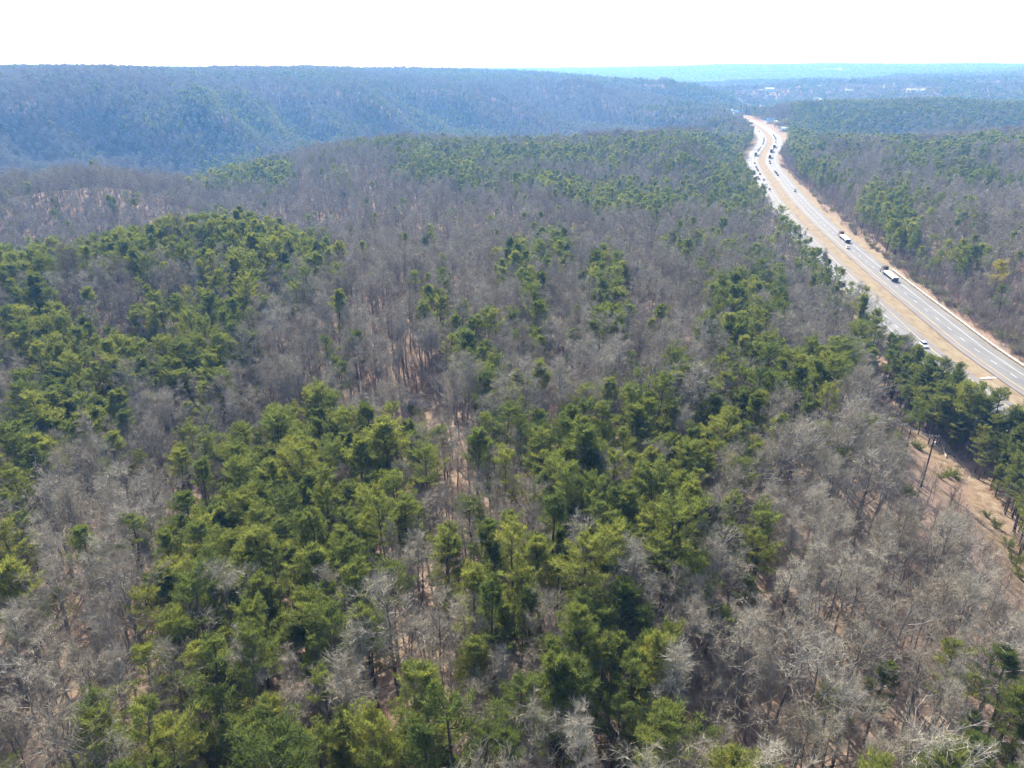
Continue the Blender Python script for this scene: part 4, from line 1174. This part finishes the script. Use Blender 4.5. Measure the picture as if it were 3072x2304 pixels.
plant(1500, 2300, 6.6, 2, 13.0, 19.0, 40)
plant(2300, 7500, 21.0, 3, 13.0, 18.0, 40)
x, y = jitter_grid(60, 330, 2.7, 50)
z = height(x, y); bx, by, _ = project(np.stack([x, y, z], 1)); lat, _ = road_coords(x, y)
m = inpoly(bx, by, BELT) & (lat < -24)
x, y, z = x[m], y[m], z[m]; H = rng.uniform(9, 16.5, len(x)); ok = np.zeros(len(x), bool)
for _ in range(7):
    b = np.zeros(len(x), bool)
    for zf in (1.0, 0.8):
        tx, ty, _ = project(np.stack([x, y, z + zf * H], 1))
        for poly in CLEAR[:3]: b |= inpoly(tx, ty, poly) | inpoly(tx - 18, ty, poly) | inpoly(tx + 22, ty, poly)
    H = np.where(b, H * 0.87, H)
wi = [i for i, q in enumerate(PINES) if "dirt track and" in q[2]][0]
cx, cyy, _ = project(np.stack([x, y, z + 0.6 * H], 1))
plants["pine"].append(np.stack([x, y, z, H, np.zeros(len(x)), np.full(len(x), wi), cx, cyy], 1))
print("belt", len(x))
for k in plants: plants[k] = np.concatenate(plants[k])

LODS = {"pine": [(0, len(PINE_N)), (len(PINE_N), len(PINE_N) + len(PINE_M)), (len(PINE_N) + len(PINE_M), len(PINE_N) + len(PINE_M) + len(PINE_F)), (len(pine_entries) - 3, len(pine_entries))],
        "bare": [(0, len(BARE_N)), (len(BARE_N), len(BARE_N) + len(BARE_M)), (len(BARE_N) + len(BARE_M), len(BARE_N) + len(BARE_M) + len(BARE_F)), (len(bare_entries) - 3, len(bare_entries))]}
PROTO_H = {"pine": [h for _, _, h in PINE_N + PINE_M + PINE_F] + [15.5] * 3, "bare": [h for _, _, h in BARE_N + BARE_M + BARE_F] + [15.5] * 3}

def scatter(name, key, pts, idx, rot, scl, label=None):
    """one object that grows copies of the stock plants at its points"""
    me = bpy.data.meshes.new(name)
    me.vertices.add(len(pts)); me.vertices.foreach_set("co", np.asarray(pts, np.float32).ravel())
    a = me.attributes.new("plant_index", 'INT', 'POINT'); a.data.foreach_set("value", np.asarray(idx, np.int32))
    a = me.attributes.new("plant_turn", 'FLOAT_VECTOR', 'POINT'); a.data.foreach_set("vector", np.asarray(rot, np.float32).ravel())
    a = me.attributes.new("plant_size", 'FLOAT_VECTOR', 'POINT'); a.data.foreach_set("vector", np.asarray(scl, np.float32).ravel())
    o = obj(name, me)
    ng = bpy.data.node_groups.new(name, 'GeometryNodeTree')
    ng.interface.new_socket("Geometry", in_out='INPUT', socket_type='NodeSocketGeometry')
    ng.interface.new_socket("Geometry", in_out='OUTPUT', socket_type='NodeSocketGeometry')
    gi = ng.nodes.new("NodeGroupInput"); go = ng.nodes.new("NodeGroupOutput")
    ci = ng.nodes.new("GeometryNodeCollectionInfo")
    ci.inputs["Collection"].default_value = stock[key]
    ci.inputs["Separate Children"].default_value = True
    ci.inputs["Reset Children"].default_value = True
    ip = ng.nodes.new("GeometryNodeInstanceOnPoints")
    ip.inputs["Pick Instance"].default_value = True
    def att(nm, typ):
        n = ng.nodes.new("GeometryNodeInputNamedAttribute"); n.data_type = typ; n.inputs["Name"].default_value = nm
        return n.outputs["Attribute"]
    L = ng.links
    L.new(gi.outputs[0], ip.inputs["Points"]); L.new(ci.outputs[0], ip.inputs["Instance"])
    L.new(att("plant_index", 'INT'), ip.inputs["Instance Index"])
    e2r = ng.nodes.new("FunctionNodeEulerToRotation")
    L.new(att("plant_turn", 'FLOAT_VECTOR'), e2r.inputs[0]); L.new(e2r.outputs[0], ip.inputs["Rotation"])
    L.new(att("plant_size", 'FLOAT_VECTOR'), ip.inputs["Scale"])
    L.new(ip.outputs[0], go.inputs[0])
    md = o.modifiers.new("scatter", 'NODES'); md.node_group = ng
    return o

# shared meshes for the separate trees
PINE_MESH = [(np_mesh("trunk", w[0], w[1], [M_PBARK]), np_mesh("crown", t[0], t[1], [M_NEEDLE]), h) for w, t, h in PINE_N]
PINE_MESH_Y = [np_mesh("crown", t[0], t[1], [M_NEEDLE_Y]) for w, t, h in PINE_N]
BARE_MESH = [(np_mesh("trunk", w[0], w[1], [M_BARK]), np_mesh("crown", t[0], t[1], [M_TWIG]), h) for w, t, h in BARE_N]

def in_words(px, py):
    return "%d percent across and %d percent down the photo" % (round(px / 30.72), round(py / 23.04))
N_SEPARATE = 300
for kk in ("pine", "bare"):
    A = plants[kk]
    x, y, z, h, lod, where, cx, cyy = A.T
    dist = np.sqrt(x * x + y * y + (CAM_H - z - h * 0.7) ** 2)
    inview = (cx > 5) & (cx < 3067) & (cyy > 150) & (cyy < 2299)
    size = np.where(inview, h / dist, 0)
    order = np.argsort(-size)
    sep = order[:N_SEPARATE]
    rest = np.ones(len(A), bool); rest[sep] = False
    seen_labels = set()
    for i in sep:
        if kk == "pine":
            vi = int(rng.integers(len(PINE_MESH)))
            if where[i] == wi: vi = (4, 7, 2)[vi % 3]
            tm, cm, H0 = PINE_MESH[vi]
            if where[i] != wi and h[i] < 15 and vi in (1, 5): vi = 2; tm, cm, H0 = PINE_MESH[vi]
            root = empty("pine_tree", (x[i], y[i], z[i]), rng.uniform(0, 6.283))
            kind = "broad-crowned" if vi in (3, 5, 6, 10) else "thin-crowned" if vi in (8, 9) else ("bushy low-crowned" if vi in (4, 7) else "pointed-crowned")
            wh = PINES[int(where[i])][2] if where[i] >= 0 and PINES[int(where[i])][2] != "x" else "amid bare woods"
            lab = "%s pine %s, %s" % (kind, wh, in_words(cx[i], cyy[i]))
            if len(lab.split()) > 16: lab = "%s pine, %s" % (kind, in_words(cx[i], cyy[i]))
            cat = "pine tree"; grp = "green pines in the near woods"
        else:
            vi = int(rng.integers(len(BARE_MESH)))
            tm, cm, H0 = BARE_MESH[vi]
            root = empty("bare_tree", (x[i], y[i], z[i]), rng.uniform(0, 6.283))
            kind = "wide spreading" if vi in (2, 5) else ("slender upright" if vi in (1, 3, 6) else "grey twiggy")
            lab = "%s leafless tree, %s" % (kind, in_words(cx[i], cyy[i]))
            cat = "bare tree"; grp = "leafless trees in the near woods"
        if lab in seen_labels:
            lab = lab.replace(" percent across", ".5 percent across")
        seen_labels.add(lab)
        s = h[i] / H0
        w = s * rng.uniform(0.95, 1.35)
        root.rotation_euler = (rng.normal(0, 0.035), rng.normal(0, 0.035), root.rotation_euler[2])
        root.scale = (w, w, s)
        tag(root, lab, cat, grp)
        obj("trunk", tm, root); obj("crown", cm, root)
    B = A[rest]
    n = len(B)
    lo = np.array([LODS[kk][int(l)][0] for l in B[:, 4]]); hi = np.array([LODS[kk][int(l)][1] for l in B[:, 4]])
    idx = lo + (rng.uniform(0, 1, n) * (hi - lo)).astype(int)
    s = B[:, 3] / np.array(PROTO_H[kk])[idx]
    w = s * rng.uniform(0.95, 1.35, n)
    rot = np.stack([rng.normal(0, 0.03, n), rng.normal(0, 0.03, n), rng.uniform(0, 6.283, n)], 1)
    o = scatter("pine_forest" if kk == "pine" else "bare_forest", "pine_tree" if kk == "pine" else "bare_tree", B[:, :3], idx, rot, np.stack([w, w, s], 1))
    tag(o, "green pine woods over the hills beyond the nearest pines" if kk == "pine" else "grey leafless woods over the hills beyond the nearest bare trees", "forest", kind="stuff")
    print(kk, "separate", len(sep), "stuff", n)

# undergrowth: saplings and brush between the trunks
x, y = jitter_grid(0, 420, 3.3, 48)
x2, y2 = jitter_grid(150, 1100, 2.6, 40); l2, _ = road_coords(x2, y2); k2 = (l2 > 17) & (l2 < 45)
x3, y3 = jitter_grid(90, 260, 1.5, 45); q3 = project(np.stack([x3, y3, height(x3, y3)], 1)); k3 = inpoly(q3[0], q3[1], OPEN[0]) & (fbm(x3 / 7, y3 / 7, 95, 3) > -0.08)
x = np.concatenate([x, x2[k2], x3[k3]]); y = np.concatenate([y, y2[k2], y3[k3]])
z = height(x, y); lat, _ = road_coords(x, y)
bx, by, dep = project(np.stack([x, y, z], 1))
belt = (lat > 17.5) & (lat < 60) & (y > 150)
m = ((fbm(x / 14, y / 14, 91, 3) > -0.22) | belt) & ~((lat > -24) & (lat < 17.5 + 4 * np.clip(fbm(x / 35, y / 35, 77, 2) + 0.6, 0, 2)))
for poly in OPEN: m &= ~inpoly(bx, by, poly) | (rng.uniform(0, 1, len(x)) < 0.6)
for poly in CLEAR: m &= ~inpoly(bx, by, poly)
x, y, z, bx, by, belt = x[m], y[m], z[m], bx[m], by[m], belt[m]
n = len(x)
idx = rng.choice(len(brush), n, p=[0.16, 0.16, 0.18, 0.18, 0.16, 0.16])
s = rng.uniform(0.7, 1.25, n)
s = np.where(belt & (idx < 3), s * 1.55, s)
inop = np.zeros(n, bool)
for poly in OPEN: inop |= inpoly(bx, by, poly)
idx = np.where(inop, rng.choice([0, 1, 2], n), idx); s = np.where(inop, s * rng.uniform(0.22, 0.6, n), s)
o = scatter("undergrowth", "undergrowth", np.stack([x, y, z], 1), idx, np.stack([rng.normal(0, 0.06, n), rng.normal(0, 0.06, n), rng.uniform(0, 6.28, n)], 1), np.stack([s, s, s], 1))
tag(o, "bare brown saplings and brush growing between the trunks", "undergrowth", kind="stuff")
print("undergrowth", n)

# ------------------------------------------------------------------ special trees and shrubs
def put_pine(px, py, h, vi, label, yellow=False, group="green pines in the near woods"):
    """base seen at this place of the photograph"""
    g = ground_at(px, py)
    tm, cm, H0 = PINE_MESH[vi]
    root = empty("pine_tree", g, random.uniform(0, 6.28)); s = h / H0; root.scale = (s * 1.15, s * 1.15, s)
    tag(root, label, "pine tree", group)
    obj("trunk", tm, root); obj("crown", PINE_MESH_Y[vi] if yellow else cm, root)
put_pine(2970, 915, 19, 6, "yellow-green pine standing out of the grey woods past the highway", True)
put_pine(30, 1900, 16, 3, "yellowish pine with tufted crown at the photo's edge, by the bare hollow", True)

SHRUB = [(np_mesh("branches", a[0], a[1], [M_BRUSH]), np_mesh("foliage", b[0], b[1], [M_LEAF])) for a, b in (shrub_shape(800 + i, 2.6, 24, 9, leafy=5) for i in range(3))]
PALE = [(a, np_mesh("foliage", b[0], b[1], [M_PALE])) for (a, _), b in zip(SHRUB, [shrub_shape(800 + i, 2.6, 24, 9, leafy=6)[1] for i in range(3)])]
def put_shrub(kind, g, h, label, cat, grp):
    a, b = (SHRUB if kind == "green" else PALE)[random.randrange(3)]
    root = empty("green_shrub" if kind == "green" else "pale_shrub", g, random.uniform(0, 6.28)); s = h / 2.6; root.scale = (s, s, s)
    tag(root, label, cat, grp)
    obj("branches", a, root); obj("foliage", b, root)
for px, py, h in [(2590, 1160, 3.2), (2575, 1180, 3.0), (2610, 1190, 2.6), (2600, 1150, 3.0), (2560, 1150, 3.0), (2655, 1270, 3.0), (2665, 1300, 2.6), (2700, 1310, 2.2), (2745, 1340, 2.2), (2760, 1350, 2.0), (2840, 1430, 2.0), (2855, 1425, 2.4), (2820, 1435, 1.8), (2870, 1440, 1.6), (2728, 1490, 2.2), (2720, 1470, 1.8), (2985, 1580, 2.2), (2960, 1550, 1.6), (3020, 1640, 2.6), (3040, 1690, 2.6), (3055, 1730, 2.6), (1250, 1255, 3.0), (1232, 1230, 1.6), (1180, 1215, 1.6), (1140, 1245, 2.0)]:
    put_shrub("green", ground_at(px, py), h, "bright green shrub by bare soil, " + in_words(px, py), "shrub", "green shrubs by the track and clearing")
used = set()
for k, s in enumerate(np.linspace(0, 1, 74)):
    i = int(road_pos(3060, 1090)[1] * (1 - s) + road_pos(2395, 570)[1] * s)
    lat = MED + 12 + 5.5 + random.uniform(0, 6)
    p = on_road(i, lat); z0 = hz(p[0], p[1])
    qx, qy, _ = project(np.array([[p[0], p[1], z0 + 1]]))
    if not (0 < qx[0] < 3072): continue
    lab = "pale shrub along the highway verge, " + in_words(qx[0], qy[0])
    if lab in used: continue
    used.add(lab)
    put_shrub("pale" if random.random() < 0.75 else "green", (p[0], p[1], z0), random.uniform(2.2, 4.4), lab, "shrub", "shrubs along the highway verge")

# brush pile by the clearing
g = ground_at(1240, 1215)
rg = np.random.default_rng(5)
n = 420
c = rg.normal(0, 1, (n, 3)) * np.array([3.6, 2.2, 0.1]); c[:, 2] = np.abs(rg.normal(0, 0.5, n)) * np.exp(-(c[:, 0] / 4) ** 2 - (c[:, 1] / 2.5) ** 2) + 0.1
d = unit(rg.normal(0, 1, (n, 3)) * np.array([1, 1, 0.25])); l = rg.uniform(0.5, 2.4, n)[:, None]
V, F = tubes(c - d * l / 2, c + d * l / 2, np.full(n, 0.06) * rg.uniform(0.4, 1.6, n), np.full(n, 0.02), 4, rg)
M_DEAD = plain("weathered_deadwood", (0.50, 0.46, 0.40), 0.85, 0.25, 0.6)
o = obj("brush_pile", np_mesh("brush_pile", V, F, [M_DEAD])); o.location = g
tag(o, "pale heap of cut branches on bare soil in the clearing", "brush pile")
# fallen pale logs
for px, py, ln, az_, lab in [(2830, 1352, 9, 1.2, "pale fallen trunk lying across the dirt track behind the pole"), (1255, 1190, 6, 0.2, "pale fallen log beside the brush pile"), (1600, 2250, 8, 0.7, "fallen log on the ground under the pines near the bottom"), (1545, 2050, 7, 2.4, "fallen log leaning among dark trunks in the lower stand")]:
    g = ground_at(px, py)
    mb = MB(); prev = Vector((-ln / 2, 0, 0.2)); r = 0.2
    for k in range(6):
        nx = Vector((-ln / 2 + ln * (k + 1) / 6, math.sin(k * 1.7) * 0.12, 0.22 + 0.05 * math.sin(k)))
        mb.tube(prev, nx, r, r * 0.85, 7); prev = nx; r *= 0.85
    for k in range(4):
        b = Vector((-ln / 2 + ln * (0.4 + 0.15 * k), 0, 0.25)); mb.tube(b, b + Vector((0.4, (-1) ** k * 0.8, 0.5)), 0.05, 0.015, 5)
    o = mb.build("fallen_log", M_DEAD); o.location = g; o.rotation_euler = (0, 0, az_)
    tag(o, lab, "log")

# ------------------------------------------------------------------ power line
M_POLE = plain("creosoted_pole", (0.05, 0.042, 0.036), 0.85, 0.3, 2.0)
M_POLE2 = plain("weathered_pole", (0.16, 0.14, 0.12), 0.85, 0.2, 2.0)
M_INS = plain("porcelain", (0.55, 0.57, 0.58), 0.3, 0.1)
M_WIRE = plain("bare_wire", (0.40, 0.39, 0.38), 0.4, 0.1, 1, 0.6)
def utility_pole(px, py, h, mat, label, rz, arms=True):
    g = ground_at(px, py)
    root = empty("utility_pole", g, rz)
    tag(root, label, "utility pole", "utility poles along the dirt track")
    mb = MB(); mb.tube((0, 0, -1), (0, 0, h), 0.19, 0.13, 12); mb.build("post", mat, root)
    mb = MB(); mb.box(-1.25, 1.25, 0.14, 0.26, h - 0.55, h - 0.4); mb.build("crossarm", mat, root)
    mb = MB(); mb.tube((-0.75, 0.2, h - 0.5), (0, 0.14, h - 1.3), 0.03, 0.03, 6); mb.tube((0.75, 0.2, h - 0.5), (0, 0.14, h - 1.3), 0.03, 0.03, 6); mb.build("brace", mat, root)
    for xx in (-1.15, -0.45, 0.45, 1.15):
        mb = MB(); mb.tube((xx, 0.2, h - 0.4), (xx, 0.2, h - 0.3), 0.03, 0.03, 6); mb.tube((xx, 0.2, h - 0.3), (xx, 0.2, h - 0.14), 0.07, 0.045, 8); mb.build("insulator", M_INS, root)
    if arms:
        mb = MB(); mb.tube((0.38, 0, h - 2.3), (0.38, 0, h - 1.5), 0.2, 0.2, 12); mb.build("transformer", M_INS, root)
    return root, g
near_dir = math.atan2(-(TRACK[-1][0] - TRACK[40][0]), TRACK[-1][1] - TRACK[40][1])
poleA, gA = utility_pole(2763, 1462, 12.6, M_POLE, "tall dark utility pole with crossarm standing beside the dirt track", R(12))
poleB, gB = utility_pole(2684, 1378, 9.6, M_POLE2, "shorter brown utility pole behind the dark pole, nearer the highway pines", R(12), False)
def wire(p0, p1, sag, label, grp, rad=0.014):
    p0 = Vector(p0); p1 = Vector(p1); mb = MB(); n = 24; prev = p0.copy()
    for k in range(1, n + 1):
        t = k / n; q = p0.lerp(p1, t); q.z -= sag * 4 * t * (1 - t)
        mb.tube(prev - p0, q - p0, rad, rad, 5); prev = q
    o = mb.build("power_line", M_WIRE); o.location = p0
    tag(o, label, "power line", grp)
def top(pole, xx, h): return pole.matrix_basis @ Vector((xx, 0.2, h - 0.14))
# the line leads from the dark pole along the track toward the lower right
far_end = np.array(ground_at(3072, 1790))
dirv = Vector((far_end[0] - gA[0], far_end[1] - gA[1], 0)); endg = Vector(gA) + dirv * 1.7
endg.z = hz(endg.x, endg.y)
side = Vector((dirv.y, -dirv.x, 0)).normalized()
for k, xx in enumerate((-1.15, -0.45, 0.45, 1.15)):
    wire(top(poleA, xx, 12.6), endg + side * -xx + Vector((0, 0, 11)), 2.2, ["leftmost", "second", "third", "rightmost"][k] + " of four thin wires running from the dark pole over the track", "wires over the dirt track")
for k, xx in enumerate((-0.45, 0.45)):
    wire(top(poleB, xx, 9.6), top(poleA, xx, 12.6), 0.5, ["upper", "lower"][k] + " wire strung between the brown pole and the dark pole", "wires between the two poles")
# third pole past the frame carrying the wires
poleC = empty("utility_pole", endg, R(40))
tag(poleC, "utility pole at the near end of the wires, outside the photo", "utility pole", "utility poles along the dirt track")
mb = MB(); mb.tube((0, 0, -1), (0, 0, 11.2), 0.19, 0.13, 12); mb.build("post", M_POLE, poleC)
mb = MB(); mb.box(-1.25, 1.25, 0.14, 0.26, 10.7, 10.85); mb.build("crossarm", M_POLE, poleC)

# ------------------------------------------------------------------ far houses
M_WALLS = [plain("white_siding", (0.75, 0.74, 0.72), 0.7, 0.06), plain("tan_siding", (0.5, 0.42, 0.33), 0.7, 0.08), plain("grey_siding", (0.4, 0.42, 0.45), 0.7, 0.08)]
M_ROOFS = [plain("pale_metal_roof", (0.72, 0.73, 0.74), 0.5, 0.06), plain("grey_shingle_roof", (0.25, 0.25, 0.26), 0.8, 0.15), plain("blue_metal_roof", (0.12, 0.25, 0.42), 0.5, 0.08)]
M_DOOR = plain("house_door", (0.12, 0.08, 0.06), 0.6, 0.1)
HOUSES = [  # photo place, distance (None: where the ground is), length, wall, roof, label
    (2448, 303, None, 26, 0, 0, "large white barn with pale metal roof on the far wooded hill"),
    (2463, 304, None, 14, 0, 0, "small white shed beside the large far barn"),
    (2302, 271, None, 24, 0, 0, "white house at the foot of the far blue plateau, nearer the valley"),
    (2315, 270, None, 18, 0, 0, "white house at the foot of the far blue plateau, beside another"),
    (2545, 277, None, 20, 0, 0, "white house alone on the wooded far hill past the barn"),
    (2730, 277, None, 26, 0, 0, "white long house in the far tan field"),
    (2752, 277, None, 22, 0, 1, "white house with grey roof in the far tan field"),
    (2765, 276, None, 20, 0, 0, "small white house at the far tan field's end"),
    (2470, 209, None, 40, 0, 0, "bright white building on the far plateau rim, longer one"),
    (2520, 211, None, 46, 0, 0, "bright white building on the far plateau rim, beside the longer one"),
    (2171, 336, None, 20, 0, 0, "white roofed house by the far valley, leftmost of three"),
    (2184, 339, None, 18, 2, 0, "grey house by the far valley, middle of three"),
    (2215, 343, None, 22, 0, 2, "house with blue roof beside orange ground by the far valley"),
    (2312, 370, None, 22, 0, 2, "blue-roofed house beside the far bend of the highway"),
    (2332, 376, None, 16, 1, 0, "tan house beside the blue-roofed house near the highway bend"),
    (2352, 394, None, 14, 0, 0, "white shed at the edge of the tan field by the highway bend"),
]
house_spots = []
for px, py, dd, ln, wi, ri, lab in HOUSES:
    x_, y_, z_ = skyline_point(px, py)
    sc = max(1.0, math.hypot(x_, y_) / 2600)
    root = empty("house", (x_, y_, z_ + 1.0), random.uniform(-0.5, 0.5))
    w2 = ln / 2; d2 = ln / 3.4; hh = 3.2 + ln * 0.05
    house_spots.append((x_, y_, ln))
    mb = MB(); mb.box(-w2, w2, -d2, d2, -3, hh); mb.build("walls", M_WALLS[wi], root)
    mb = MB()
    e = 0.6; rh = hh + d2 * 0.55
    mb.hexa([(-w2 - e, -d2 - e, hh + 0.01), (w2 + e, -d2 - e, hh + 0.01), (w2 + e, 0, rh), (-w2 - e, 0, rh)], [(-w2 - e, -d2 - e, hh + 0.3), (w2 + e, -d2 - e, hh + 0.3), (w2 + e, 0, rh + 0.3), (-w2 - e, 0, rh + 0.3)])
    mb.hexa([(-w2 - e, 0.002, rh), (w2 + e, 0.002, rh), (w2 + e, d2 + e, hh + 0.01), (-w2 - e, d2 + e, hh + 0.01)], [(-w2 - e, 0.002, rh + 0.3), (w2 + e, 0.002, rh + 0.3), (w2 + e, d2 + e, hh + 0.3), (-w2 - e, d2 + e, hh + 0.3)])
    mb.build("roof", M_ROOFS[ri], root)
    mb = MB(); mb.box(-0.7, 0.7, -d2 - 0.06, -d2 - 0.003, 0.2, 2.4); mb.build("door", M_DOOR, root)
    for xx in (-w2 * 0.6, w2 * 0.6):
        mb = MB(); mb.box(xx - 0.9, xx + 0.9, -d2 - 0.06, -d2 - 0.003, 1.1, 2.4); mb.build("window", M_GLASS, root)
    tag(root, lab, "house", "far houses")

# ------------------------------------------------------------------ air
def haze():
    mb = MB(); mb.box(-9300, 9300, -9300, 9300, float(np.min(Z_MIN)) - 1.0, Z_TOP)
    m = bpy.data.materials.new("haze"); m.use_nodes = True
    nt = m.node_tree; nt.nodes.clear()
    out = nt.nodes.new("ShaderNodeOutputMaterial"); v = nt.nodes.new("ShaderNodeVolumePrincipled")
    v.inputs["Color"].default_value = (0.16, 0.43, 1.0, 1)
    v.inputs["Absorption Color"].default_value = (1, 1, 1, 1)
    v.inputs["Density"].default_value = HAZE_DENSITY
    v.inputs["Anisotropy"].default_value = 0.2
    nt.links.new(v.outputs[0], out.inputs["Volume"])
    m.cycles.homogeneous_volume = True
    o = mb.build("haze", m)
    tag(o, "pale blue haze filling the valley and veiling the far hills", "haze", kind="stuff")
HAZE_DENSITY = 0.00021
_co = np.empty(len(ground.data.vertices) * 3, np.float32); ground.data.vertices.foreach_get("co", _co)
Z_MIN = _co[2::3].min(); Z_TOP = max(_co[2::3].max() + 30, CAM_H + 30)
haze()
print("ground", Z_MIN, Z_TOP)
